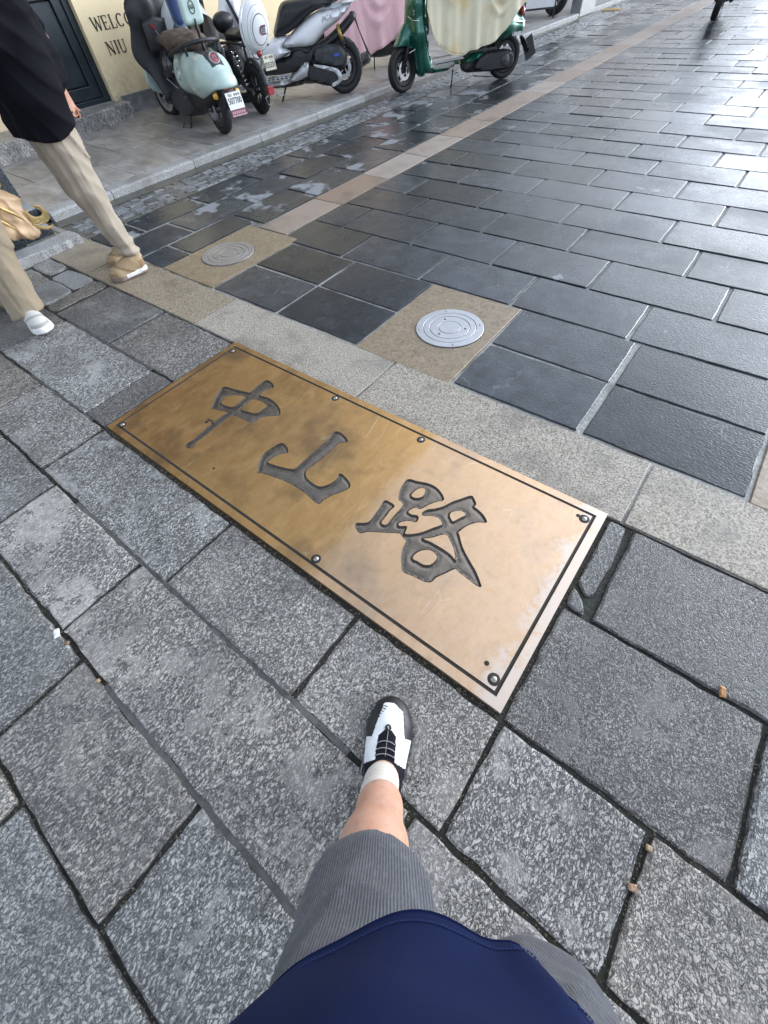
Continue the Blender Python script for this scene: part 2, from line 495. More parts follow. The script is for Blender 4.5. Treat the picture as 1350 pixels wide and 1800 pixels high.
def slate_mat(name, patches, ripple=.27):
    q = NT(name); c = q.coord(rnd=True); r = q.rand(); w = q.coord()
    n = q.noise(c, 9, 5, .6); n2 = q.noise(c, 140, 3, .6)
    rp = q.noise(q.coord(rnd=True, scale=(1,1.7,1)), 70, 2, .5, .8)
    col = q.ramp(n, [(.3, (.012,.0145,.0175)), (.7, (.034,.039,.046))])
    hsv = q.n('ShaderNodeHueSaturation'); q.l(col, hsv.inputs['Color']); q.put(hsv.inputs['Value'], q.rng(r, 0, 1, .55, 1.9)); col = hsv.outputs[0]
    # pale mineral veins and scratches
    ve = q.n('ShaderNodeTexVoronoi', feature='DISTANCE_TO_EDGE'); ve.inputs['Scale'].default_value = 2.3
    wob = q.n('ShaderNodeVectorMath', operation='ADD'); nz = q.n('ShaderNodeTexNoise'); q.l(c, nz.inputs['Vector']); nz.inputs['Scale'].default_value = 3.5; nz.inputs['Detail'].default_value = 4
    sc_ = q.n('ShaderNodeVectorMath', operation='SCALE'); q.l(nz.outputs['Color'], sc_.inputs[0]); sc_.inputs['Scale'].default_value = .5
    q.l(c, wob.inputs[0]); q.l(sc_.outputs[0], wob.inputs[1]); q.l(wob.outputs[0], ve.inputs['Vector'])
    vein = q.math('MULTIPLY', q.ramp(ve.outputs['Distance'], [(.002, 1.0), (.011, 0.0)]), q.ramp(q.noise(c, 2.2, 3), [(.52, 0.0), (.66, 1.0)]))
    col = q.mix(q.math('MULTIPLY', vein, .55), col, (.17,.175,.18))
    # dried bloom
    bl = q.ramp(q.noise(c, 14, 6, .7), [(.56, 0.0), (.72, 1.0)])
    col = q.mix(q.math('MULTIPLY', bl, .3), col, (.12,.125,.13))
    rough = q.math('ADD', q.math('ADD', q.rng(q.noise(w, 1.1, 6, .68), .36, .64, .04, .29), q.math('MULTIPLY', n2, .06)), q.math('MULTIPLY', q.math('FRACT', q.math('MULTIPLY', r, 9.7)), .12))
    if patches:
        p = q.ramp(q.math('ADD', q.math('MULTIPLY', q.noise(c, 2.6, 5, .55), .8), q.math('MULTIPLY', n, .2)), [(.560, 0.0), (.605, 1.0)])
        col = q.mix(q.math('MULTIPLY', p, .72), col, q.mix(n2, (.25,.265,.285), (.37,.385,.40)))
        rough = q.math('ADD', rough, q.math('MULTIPLY', p, .3))
    else:
        p = q.ramp(q.math('ADD', q.math('MULTIPLY', q.noise(c, 3.2, 5, .55), .8), q.math('MULTIPLY', n, .2)), [(.66, 0.0), (.68, 1.0)])
        col = q.mix(q.math('MULTIPLY', p, .8), col, (.22,.235,.25))
    q.set(Base_Color=col, Roughness=rough, Specular_IOR_Level=.38)
    q.bump(q.math('ADD', rp, q.math('MULTIPLY', n2, .2)), ripple, .006)
    return q.m
M_SLATE = slate_mat('wet black slate', False)
M_SLATEP = slate_mat('half dried slate', True, .25)

def soil_mat(name, a, b, moss):
    q = NT(name); c = q.coord(); n = q.noise(c, 60, 6, .7); n2 = q.noise(c, 7, 4)
    col = q.ramp(n, [(.35, a), (.65, b)])
    col = q.mix(q.ramp(n2, [(.5, 0.0), (.62, moss)]), col, (.016,.022,.008))
    gr = q.ramp(q.voro(c, 90), [(.1, 1.0), (.2, 0.0)])
    col = q.mix(q.math('MULTIPLY', gr, q.ramp(n2, [(.55, 0.0), (.6, .8)])), col, (.22,.17,.1))
    q.set(Base_Color=col, Roughness=.6); q.bump(n, .9, .012); return q.m
M_SOIL = soil_mat('mossy joint grit', (.010,.011,.009), (.045,.044,.036), .8)
def mortar_mat(name, a, b, fade=False):
    q = NT(name); c = q.coord(); n = q.noise(c, 45, 6, .7)
    col = q.ramp(n, [(.3, a), (.6, b)]); col = q.mix(q.ramp(q.noise(c, 5, 4), [(.5, 0.0), (.65, .8)]), col, (.06,.058,.05))
    if fade: col = q.mix(q.rng(q.math('ADD', q.sep(c)[1], q.math('MULTIPLY', n, .6)), 2.35, 3.2, 0.0, .9), col, (.030,.032,.032))
    q.set(Base_Color=col, Roughness=.45); q.bump(n, .6, .006); return q.m
M_MORT = mortar_mat('pale mortar', (.16,.16,.15), (.40,.39,.36), True)
M_MORTD = mortar_mat('grey mortar', (.045,.045,.043), (.13,.13,.12))
M_FILL = mortar_mat('grey joint filler', (.05,.05,.046), (.12,.118,.108))
def pave_mat():
    q = NT('worn footway stone'); c = q.coord(rnd=True); st = q.coord(rnd=True, scale=(.35,1,1)); r = q.rand()
    n = q.noise(st, 10, 7, .68, .8); n2 = q.noise(c, 160, 2); n3 = q.noise(c, 2.4, 5)
    col = q.ramp(n, [(.28, (.20,.187,.175)), (.5, (.31,.292,.275)), (.72, (.45,.428,.405))])
    col = q.mix(q.math('MULTIPLY', n2, .3), col, (.06,.056,.052))
    col = q.mix(q.ramp(n3, [(.52, 0.0), (.66, .55)]), col, (.085,.075,.066))
    hsv = q.n('ShaderNodeHueSaturation'); q.l(col, hsv.inputs['Color']); q.put(hsv.inputs['Value'], q.rng(r, 0, 1, .85, 1.12))
    q.set(Base_Color=hsv.outputs[0], Roughness=q.rng(n3, .3, .7, .6, .36)); q.bump(q.math('ADD', n, q.math('MULTIPLY', n2, .4)), .25, .005); return q.m
M_PAVE = pave_mat()
def cob_mat():
    q = NT('small grey setts'); c = q.coord(rnd=True); r = q.rand(); n = q.noise(c, 40, 5, .65)
    col = q.ramp(n, [(.3, (.07,.075,.08)), (.7, (.24,.25,.26))])
    hsv = q.n('ShaderNodeHueSaturation'); q.l(col, hsv.inputs['Color']); q.put(hsv.inputs['Value'], q.rng(r, 0, 1, .45, 1.35))
    q.set(Base_Color=hsv.outputs[0], Roughness=q.rng(r, 0, 1, .2, .5)); q.bump(n, .5, .006); return q.m
M_COB = cob_mat()

# ------------------------------------------------------------------ ground sheets
def sheet(name, x0, y0, x1, y1, z, mat, parent=None):
    o = mesh(name, [(x0,y0,z),(x1,y0,z),(x1,y1,z),(x0,y1,z)], [(0,1,2,3)], parent, mat)
    return o

ground = sheet('ground', -220, -220, 220, 220, -.06, M_MORTD); setp(ground, kind='structure')
road = sheet('road', -5.2, 1.14, 7, 60, -.0080, M_MORT); setp(road, kind='structure')
pavement = sheet('pavement', -7.0, -5, 5, 1.139, -.013, M_SOIL); setp(pavement, kind='structure')

def slab(name, poly, mat, parent, z=0.0, seed=0, jit=.005, bev=.006, step=.045, depth=.035, tilt=.002, zfun=None, me_only=False):
    rg = random.Random(seed)
    pts = []
    n = len(poly)
    cx = sum(p[0] for p in poly)/n; cy = sum(p[1] for p in poly)/n
    # low frequency wander per side plus fine chips, always inwards
    for i in range(n):
        a = Vector(poly[i]); b = Vector(poly[(i+1) % n]); L = (b-a).length
        m = max(2, int(L/step)); nrm = Vector((-(b-a).y, (b-a).x)).normalized()
        ph = rg.random()*6; am = rg.random()*.5
        for k in range(m):
            t = k/m
            p = a+(b-a)*t
            off = jit*(rg.random()**1.6)+jit*am*(.5+.5*math.sin(ph+t*L*14))
            if k == 0: off *= .6
            p = p+nrm*off
            if k == 0:
                dd = Vector((cx, cy))-p; p = p+dd.normalized()*(jit*.9)
            pts.append((p.x, p.y))
    tx, ty, tz = (rg.uniform(-1,1)*tilt, rg.uniform(-1,1)*tilt, rg.uniform(-1,.6)*tilt)
    hx = max(abs(p[0]-cx) for p in poly); hy = max(abs(p[1]-cy) for p in poly)
    def Z(x, y): return z+tz+tx*(x-cx)/hx+ty*(y-cy)/hy+(zfun(x, y) if zfun else 0)
    V = []; N = len(pts); F = []
    for i, (x, y) in enumerate(pts):
        d = Vector((cx-x, cy-y)); d.normalize()
        q = Vector((x, y))+d*bev*(1.0+.8*rg.random())
        V.append((q.x, q.y, Z(q.x, q.y)))
    for (x, y) in pts: V.append((x, y, Z(x, y)-bev*.8))
    for (x, y) in pts: V.append((x, y, Z(x, y)-depth))
    F.append(tuple(range(N)))
    for i in range(N):
        j = (i+1) % N
        F.append((i, N+i, N+j, j)); F.append((N+i, 2*N+i, 2*N+j, N+j))
    # make sure the top looks up
    ar = sum(pts[i][0]*pts[(i+1) % N][1]-pts[(i+1) % N][0]*pts[i][1] for i in range(N))
    if ar < 0: F = [tuple(reversed(f)) for f in F]
    if me_only: return V, F
    return mesh(name, V, F, parent, mat)

def rect(x0, y0, x1, y1): return [(x0,y0),(x1,y0),(x1,y1),(x0,y1)]

FR = []
def project(x, y, z=0):
    d = Vector((x, y, z-CAM_H)); c = Vector((RX.dot(d), RY.dot(d), RZ.dot(d)))
    if c.z < .05: return (9e9, 9e9)
    return (675+701.36*c.x/c.z, 900+701.36*c.y/c.z)
def seen(poly, pad=25):
    pp = [project(*p) for p in poly]
    return max(p[0] for p in pp) > -pad and min(p[0] for p in pp) < 1350+pad and max(p[1] for p in pp) > -pad and min(p[1] for p in pp) < 1800+pad

# --- hammered granite pavement, rows run along x
Y = [1.135, .708, .281, -.046, -.377, -.688, -1.03, -1.38, -1.75, -2.1]
g = .0040
G = []
def grow(y1, y0, xs, mats=None, seed=0):
    for i in range(len(xs)-1):
        a, b = xs[i], xs[i+1]
        G.append((rect(a+g, y0+g, b-g, y1-g), (mats or {}).get(i, M_GRAN), seed*50+i))
grow(Y[0], Y[1], [-3.46, -2.775, -2.086], {0: M_GRAN2}, 1)
G.append((rect(.19+g, Y[1]+g, .86, Y[0]-g), M_GRAN2, 60)); grow(Y[0], Y[1], [.87, 1.55, 2.3], {0: M_GRAN2, 1: M_GRAN2}, 2)
grow(Y[1], Y[2], [-4.0, -3.31, -2.283], {0: M_GRAN2}, 3)
G.append((rect(-2.283+g, Y[2]+g, -2.092, Y[1]-g), M_GRAN2, 160))
G.append((rect(.103+g*.5, Y[2]+g, .688-g, Y[1]-g), M_GRAN2, 170)); grow(Y[1], Y[2], [.688, 1.4, 2.1], None, 4)
grow(Y[2], Y[3], [-3.45, -2.752, -2.09, -1.097, -.433, .106, .512, 1.2, 1.9], {2: M_GRAN, 3: M_GRANL, 4: M_GRANL, 6: M_GRANL}, 5)
grow(Y[3], Y[4], [-3.3, -2.6, -1.94, -1.247, .02, .62, 1.3], {3: M_GRAN, 4: M_GRANL}, 6)
grow(Y[4], Y[5], [-2.5, -1.78, -1.093, -.447, .22, .9], {2: M_GRAN}, 7)
grow(Y[5], Y[6], [-2.3, -1.55, -.86, -.2, .5, 1.1], {1: M_GRANL, 2: M_GRANL}, 8)
grow(Y[6], Y[7], [-1.9, -1.2, -.5, .2, .9], None, 9)
# little broken filler stones by the plaque end
G.append(([(.105,.79),(.135,.775),(.172,.725),(.16,.715),(.112,.722)], M_GRAN2, 700))
G.append(([(.113,1.125),(.166,1.125),(.178,.99),(.170,.80),(.150,.782),(.112,.82)], M_GRAN2, 701))
for poly, mt, sd in G:
    small = len(poly) > 4
    slab('granite_slab', poly, mt, pavement, seed=sd, jit=.003 if small else .0062, bev=.006, step=.02 if small else .04, tilt=.0025)
# grey mortar in part of the joints
fill = MB()
rf = random.Random(3)
def fillrun(x0, x1, y, w):
    n = max(2, int((x1-x0)/.05)); V = []; F = []
    for i in range(n+1):
        x = x0+(x1-x0)*i/n
        V += [(x, y-w*(.8+.5*rf.random()), -.0045-rf.random()*.003), (x, y+w*(.8+.5*rf.random()), -.0045-rf.random()*.003)]
    for i in range(n): F.append((2*i, 2*i+2, 2*i+3, 2*i+1))
    fill.add(V, F)
fillrun(-1.75, -.2, Y[3], .008); fillrun(-.95, .1, Y[4], .009); fillrun(-3.3, -2.3, Y[1], .007); fillrun(-2.9, -2.2, Y[2], .006)
fill.build('joint_filler', M_FILL, pavement)['kind'] = 'stuff'

# loose grit lying in the joints
gv = MB(); rg_ = random.Random(21)
def grit(x, y, z, s):
    a = rg_.random()*6.28; V = []
    for k in range(4): V.append((x+s*math.cos(a+1.57*k)*(.6+.5*rg_.random()), y+s*math.sin(a+1.57*k)*(.6+.5*rg_.random()), z))
    V.append((x, y, z+s*(.7+.5*rg_.random()))); gv.add(V, [(0,1,4),(1,2,4),(2,3,4),(3,0,4)])
for yj in Y[:7]:
    for k in range(330):
        x = rg_.uniform(-3.4, 1.2); grit(x, yj+rg_.gauss(0, .0045), -.012, rg_.uniform(.0015, .0045))
for poly, mt, sd in G:
    x = poly[0][0]-g; y0, y1 = poly[0][1], poly[-1][1]
    for k in range(34): grit(x+rg_.gauss(0, .004), rg_.uniform(y0, y1), -.012, rg_.uniform(.0015, .004))
for k in range(260):
    t_ = rg_.random(); grit(-2.08+t_*2.18, .287+rg_.gauss(0, .006), -.012, rg_.uniform(.002, .006))
gv.build('joint_grit', plain('tan and grey grit', (.20,.165,.12), .7, var=.6, scale=300), pavement)['kind'] = 'stuff'

# irregular old stones at the left end of the pavement
old = [[(-3.50,1.13),(-3.50,.72),(-3.62,.72),(-3.66,1.13)], [(-3.68,1.12),(-3.68,.96),(-4.05,.96),(-4.05,1.10),(-3.95,1.13)], [(-4.08,1.13),(-4.08,.98),(-4.42,.98),(-4.42,1.13)],
       [(-3.66,.94),(-3.64,.73),(-3.98,.73),(-4.0,.94)], [(-4.02,.95),(-4.0,.74),(-4.3,.72),(-4.36,.95)], [(-4.06,.7),(-4.02,.3),(-4.5,.3),(-4.5,.7)], [(-4.40,.95),(-4.34,.72),(-4.8,.72),(-4.8,.95)]]
for i, p in enumerate(old): slab('old_stone', p, M_KERB if i % 2 else M_GRAN, pavement, seed=900+i, jit=.012, bev=.010, step=.05, z=-.002, tilt=.004)

# --- beige border course between pavement and road
xs = [-5.0, -4.45, -3.83, -2.483, -1.158, .149, 1.45, 2.75]
for i in range(len(xs)-1):
    slab('border_stone', rect(xs[i]+.004, 1.143, xs[i+1]-.004, 1.493), M_BAND if i != 2 else M_BAND, road, seed=200+i, jit=.002, bev=.003, step=.08, tilt=.001)

# --- slate: two front rows
def slate(poly, mat=M_SLATE, seed=0, nm='slate_slab'):
    slab(nm, poly, mat, road, seed=seed, jit=.0035, bev=.003, step=.055, tilt=.0022, depth=.02)
n = 0
for (y0, y1) in ((1.512, 1.892), (1.911, 2.291)):
    for (x0, x1) in ((-2.742, -2.122), (-2.102, -1.452), (-.812, -.176), (-.150, .482), (1.15, 1.8), (1.83, 2.5)):
        slate(rect(x0, y0, x1, y1), M_SLATE, 300+n); n += 1
tan = []
for (x0, x1, y0, y1) in ((-3.34, -2.758, 1.508, 2.372), (-1.440, -.826, 1.487, 2.298), (.496, 1.13, 1.487, 2.298)):
    slab('tan_stone', rect(x0, y0, x1, y1), M_SAND, road, seed=400+n, jit=.002, bev=.003, step=.1, tilt=0, depth=.02, z=.001); n += 1

# --- pinkish strip running down the street
yy = 2.382; k = 0
strip_far = MB()
while yy < 46:
    L = .688
    p = rect(-3.232, yy+.003, -2.908, yy+L-.003)
    if yy < 20: slab('strip_stone', p, M_STRIP, road, seed=500+k, jit=.0015, bev=.002, step=.12, tilt=.001, depth=.02, z=.001)
    else: strip_far.add(*slab('', p, None, None, seed=500+k, jit=.001, bev=.002, step=.5, depth=.02, me_only=True))
    yy += L; k += 1
strip_far.build('strip_paving', M_STRIP, road)['kind'] = 'stuff'

# --- main slate field, rows across the street, staggered joints
far = MB(); cnt = 0
rs = random.Random(11)
row = 0; y = 2.306
while y < 46:
    d = .398 if row % 2 == 0 else .414
    x = -2.898
    first = .64 if row % 2 == 0 else .34
    first += rs.uniform(-.02, .02)
    while x < 3.4:
        L = (first if x < -2.89 else .694+rs.uniform(-.03, .03))
        x1 = x+L+rs.uniform(-.02,.02)
        p = rect(x+.0075+rs.uniform(0,.004), y+.004+rs.uniform(0,.003), x1-.0075, y+d-.004-rs.uniform(0,.003))
        if seen(p) and cnt < 235 and y < 22:
            slate(p, M_SLATE, 1000+cnt); cnt += 1
        elif y < 46:
            far.add(*slab('', p, None, None, seed=5000+row*20, jit=.003, bev=.003, step=.4, depth=.02, tilt=.0015, me_only=True))
        x = x1
    y += d; row += 1
far.build('slate_paving', M_SLATE, road)['kind'] = 'stuff'

# --- left lane: slabs laid lengthwise
far = MB(); cl = 0
for (x1, x0, s) in ((-3.245, -3.668, 1.775), (-3.682, -4.078, 2.063), (-4.092, -4.44, 1.86)):
    y = s-.68*1
    while y < 46:
        y0 = max(y, 1.505); y1 = y+.672
        if y1-y0 > .12:
            xx1 = min(x1, -3.35) if (y0 < 2.37 and x1 > -3.4) else x1
            p = rect(x0+.006, y0+.008, xx1-.006, y1-.006)
            if y < 17: slate(p, M_SLATEP, 2000+cl); cl += 1
            else: far.add(*slab('', p, None, None, seed=7000+int(y*10), jit=.003, bev=.003, step=.4, depth=.02, me_only=True))
        y += .68
far.build('lane_paving', M_SLATEP, road)['kind'] = 'stuff'

# --- gutter of small setts
gutter = sheet('gutter', -5.16, 1.5, -4.45, 60, -.0035, M_MORTD); setp(gutter, kind='structure')
rc_ = random.Random(5); cob = []
cx = [-4.47, -4.535, -4.60, -4.665, -4.73, -4.795, -4.86]
for c in range(7):
    y = 1.53+rc_.random()*.08
    while y < 16:
        L = .10+rc_.random()*.07
        if rc_.random() > .03: cob.append((y, rect(cx[c]-.060, y, cx[c]-.003, y+L-.007)))
        y += L
cob.sort(key=lambda t: t[0])
farc = MB()
for i, (y, p) in enumerate(cob):
    if i < 300: slab('sett', p, M_COB, gutter, seed=i, jit=.004, bev=.005, step=.06, depth=.02, tilt=.003, z=.002)
    else: farc.add(*slab('', p, None, None, seed=i, jit=.003, bev=.004, step=.2, depth=.02, tilt=.003, z=.002, me_only=True))
farc.build('sett_paving', M_COB, gutter)['kind'] = 'stuff'
# silty channel between setts and kerb
ch = sheet('channel', -5.155, 1.5, -4.93, 60, .0005, plain('wet silt', (.06,.056,.045), .3, var=.35, scale=9, bump=.4, bscale=40, bdist=.006), gutter)

# --- raised sidewalk with kerb
def sw(x, y=0): return .07+max(0, (-5.1-x))*.02
sidewalk = mesh('sidewalk', [(-5.28,1.52,.055),(-5.28,60,.055),(-7.72,60,.105),(-7.72,1.52,.105)], [(0,1,2,3)], None, M_SOIL); setp(sidewalk, kind='structure')
ky = 1.545; k = 0
rk = random.Random(8)
while ky < 40:
    L = (1.0 if k else .62)
    if ky+L > 13.5 and ky < 14.2: pass
    b = .012
    V = []; F = []
    pr_ = [(-5.118,-.03),(-5.112,.052),(-5.125,.066),(-5.142,.071),(-5.268,.0745),(-5.274,.03)]
    N = max(3, int(L/.12))
    for i in range(N+1):
        yq = ky+.003+(L-.006)*i/N
        for (px, pz) in pr_:
            e = .004 if i in (0, N) else 0
            V.append((px+rk.uniform(-.0015,.0015), yq, pz-e*.6+rk.uniform(-.001,.001)))
    m = len(pr_)
    for i in range(N):
        for j in range(m-1): F.append((i*m+j, i*m+j+1, (i+1)*m+j+1, (i+1)*m+j))
    F.append(tuple(range(m))); F.append(tuple(N*m+j for j in reversed(range(m))))
    mesh('kerb_stone', V, [tuple(reversed(f)) for f in F], sidewalk, M_KERB)
    ky += L; k += 1
    if ky > 24: break
mesh('kerb_run', [(-5.118,ky,-.03),(-5.118,60,-.03),(-5.118,ky,.068),(-5.118,60,.068),(-5.27,ky,.07),(-5.27,60,.07)], [(0,1,3,2),(2,3,5,4)], sidewalk, M_KERB)
k = 0
for (x1, x0) in ((-5.283, -6.12), (-6.126, -6.93), (-6.936, -7.69)):
    y = 1.535 + (-.15 if k else 0) - (1.03 if k == 1 else 0)
    while y < 24:
        L = 1.03 if k != 1 else 1.03
        y0 = max(1.535, y+(.5 if k == 1 else 0)); y1 = y+L+(.5 if k == 1 else 0)
        if y1-y0 < .05:
            y += L; continue
        slab('paving_slab', rect(x0, y0+.003, x1, y1-.003), M_PAVE, sidewalk, seed=3000+int(y*10)+k, jit=.0015, bev=.002, step=.25, depth=.02, tilt=.0008, zfun=lambda a, b: sw(a)+.001)
        y += L
    k += 1
mesh('far_paving', [(-5.283,24,.075),(-5.283,60,.075),(-7.69,60,.123),(-7.69,24,.123)], [(0,1,2,3)], sidewalk, M_PAVE)
# short kerb stone standing at the pavement end, and the flags of the stone plinth
kb = MB()
slab('kerb_stone', [(-4.40,.80),(-4.40,1.46),(-4.60,1.46),(-4.61,.80)], M_KERB, pavement, seed=77, jit=.012, bev=.012, step=.05, depth=.07, z=.055, tilt=.004)
slab('old_stone', [(-4.62,.7),(-4.62,1.5),(-4.83,1.5),(-4.83,.7)], M_COB, pavement, seed=78, jit=.006, bev=.006, step=.1, z=.0, tilt=.002)
slab('old_stone', [(-4.62,1.14),(-4.45,1.14),(-4.45,1.5),(-5.09,1.5),(-5.09,1.44),(-4.86,1.44),(-4.62,1.48)], M_PAVE, road, seed=79, jit=.004, bev=.006, step=.1, z=.002, tilt=.001)
# ------------------------------------------------------------------ brass street name plaque
GLYPHS = [
  [[(-1.647,0.989),(-1.607,0.991),(-1.573,0.974),(-1.574,0.959),(-1.591,0.927),(-1.587,0.885),(-1.531,0.895),(-1.475,0.889),(-1.426,0.872),(-1.397,0.85),(-1.39,0.833),(-1.426,0.805),(-1.456,0.769),(-1.464,0.723),(-1.51,0.719),(-1.565,0.715),(-1.589,0.705),(-1.595,0.67),(-1.593,0.609),(-1.589,0.539),(-1.591,0.485),(-1.576,0.453),(-1.589,0.439),(-1.61,0.439),(-1.619,0.45),(-1.614,0.486),(-1.622,0.573),(-1.626,0.661),(-1.625,0.702),(-1.643,0.706),(-1.676,0.693),(-1.723,0.681),(-1.736,0.703),(-1.76,0.731),(-1.79,0.787),(-1.8,0.83),(-1.728,0.846),(-1.672,0.862),(-1.643,0.874),(-1.649,0.928)],[(-1.733,0.785),(-1.696,0.819),(-1.645,0.839),(-1.632,0.8),(-1.631,0.749),(-1.67,0.733),(-1.71,0.732),(-1.727,0.752)],[(-1.59,0.846),(-1.552,0.858),(-1.506,0.857),(-1.49,0.849),(-1.488,0.808),(-1.495,0.778),(-1.541,0.765),(-1.584,0.758),(-1.594,0.794)]] ,
  [[(-1.072,0.906),(-1.039,0.907),(-0.997,0.892),(-0.992,0.881),(-1.01,0.864),(-1.017,0.844),(-1.018,0.788),(-1.022,0.712),(-1.028,0.657),(-1.019,0.635),(-0.996,0.619),(-0.953,0.612),(-0.917,0.615),(-0.894,0.641),(-0.883,0.672),(-0.884,0.699),(-0.893,0.714),(-0.884,0.721),(-0.85,0.713),(-0.822,0.701),(-0.81,0.682),(-0.824,0.647),(-0.845,0.612),(-0.857,0.574),(-0.857,0.554),(-0.871,0.548),(-0.906,0.553),(-0.959,0.56),(-1.016,0.56),(-1.069,0.556),(-1.125,0.545),(-1.18,0.531),(-1.198,0.52),(-1.215,0.54),(-1.238,0.568),(-1.255,0.601),(-1.256,0.645),(-1.241,0.704),(-1.211,0.705),(-1.181,0.69),(-1.175,0.678),(-1.193,0.661),(-1.207,0.632),(-1.21,0.601),(-1.206,0.585),(-1.166,0.592),(-1.119,0.605),(-1.083,0.62),(-1.073,0.631),(-1.073,0.678),(-1.072,0.767),(-1.071,0.839),(-1.079,0.886)]] ,
  [[(-0.631,0.856),(-0.594,0.869),(-0.549,0.885),(-0.512,0.886),(-0.477,0.872),(-0.454,0.851),(-0.471,0.83),(-0.491,0.796),(-0.506,0.762),(-0.525,0.758),(-0.538,0.735),(-0.536,0.72),(-0.516,0.718),(-0.496,0.727),(-0.487,0.719),(-0.484,0.702),(-0.505,0.694),(-0.525,0.679),(-0.536,0.661),(-0.532,0.648),(-0.516,0.652),(-0.5,0.662),(-0.488,0.631),(-0.455,0.653),(-0.433,0.68),(-0.412,0.716),(-0.393,0.747),(-0.407,0.762),(-0.426,0.768),(-0.455,0.759),(-0.476,0.744),(-0.486,0.748),(-0.479,0.772),(-0.457,0.793),(-0.435,0.822),(-0.418,0.86),(-0.397,0.893),(-0.373,0.928),(-0.356,0.921),(-0.338,0.904),(-0.338,0.889),(-0.313,0.883),(-0.287,0.873),(-0.265,0.857),(-0.267,0.849),(-0.293,0.832),(-0.316,0.797),(-0.327,0.76),(-0.327,0.751),(-0.316,0.741),(-0.289,0.713),(-0.263,0.692),(-0.226,0.668),(-0.191,0.646),(-0.158,0.618),(-0.15,0.607),(-0.177,0.606),(-0.21,0.611),(-0.239,0.614),(-0.257,0.617),(-0.275,0.584),(-0.294,0.549),(-0.297,0.529),(-0.306,0.518),(-0.325,0.512),(-0.364,0.507),(-0.401,0.501),(-0.42,0.521),(-0.437,0.542),(-0.452,0.57),(-0.46,0.599),(-0.465,0.613),(-0.481,0.617),(-0.5,0.624),(-0.51,0.622),(-0.561,0.591),(-0.608,0.562),(-0.63,0.539),(-0.649,0.542),(-0.665,0.552),(-0.67,0.564),(-0.652,0.576),(-0.634,0.595),(-0.634,0.63),(-0.639,0.672),(-0.645,0.713),(-0.624,0.718),(-0.599,0.714),(-0.601,0.688),(-0.598,0.655),(-0.595,0.622),(-0.58,0.617),(-0.568,0.626),(-0.568,0.651),(-0.569,0.688),(-0.567,0.718),(-0.572,0.741),(-0.587,0.75),(-0.603,0.753),(-0.617,0.777),(-0.628,0.807)],[(-0.572,0.838),(-0.557,0.856),(-0.542,0.856),(-0.532,0.838),(-0.53,0.816),(-0.544,0.797),(-0.564,0.791),(-0.577,0.801)],[(-0.397,0.819),(-0.38,0.84),(-0.36,0.847),(-0.342,0.838),(-0.353,0.811),(-0.367,0.782),(-0.385,0.79),(-0.396,0.801)],[(-0.361,0.72),(-0.327,0.704),(-0.3,0.683),(-0.274,0.651),(-0.277,0.646),(-0.305,0.654),(-0.345,0.657),(-0.387,0.656),(-0.42,0.653),(-0.394,0.681)],[(-0.385,0.622),(-0.362,0.632),(-0.338,0.625),(-0.329,0.612),(-0.33,0.59),(-0.339,0.572),(-0.358,0.562),(-0.382,0.561),(-0.403,0.56),(-0.409,0.578),(-0.401,0.603)]] ,
]

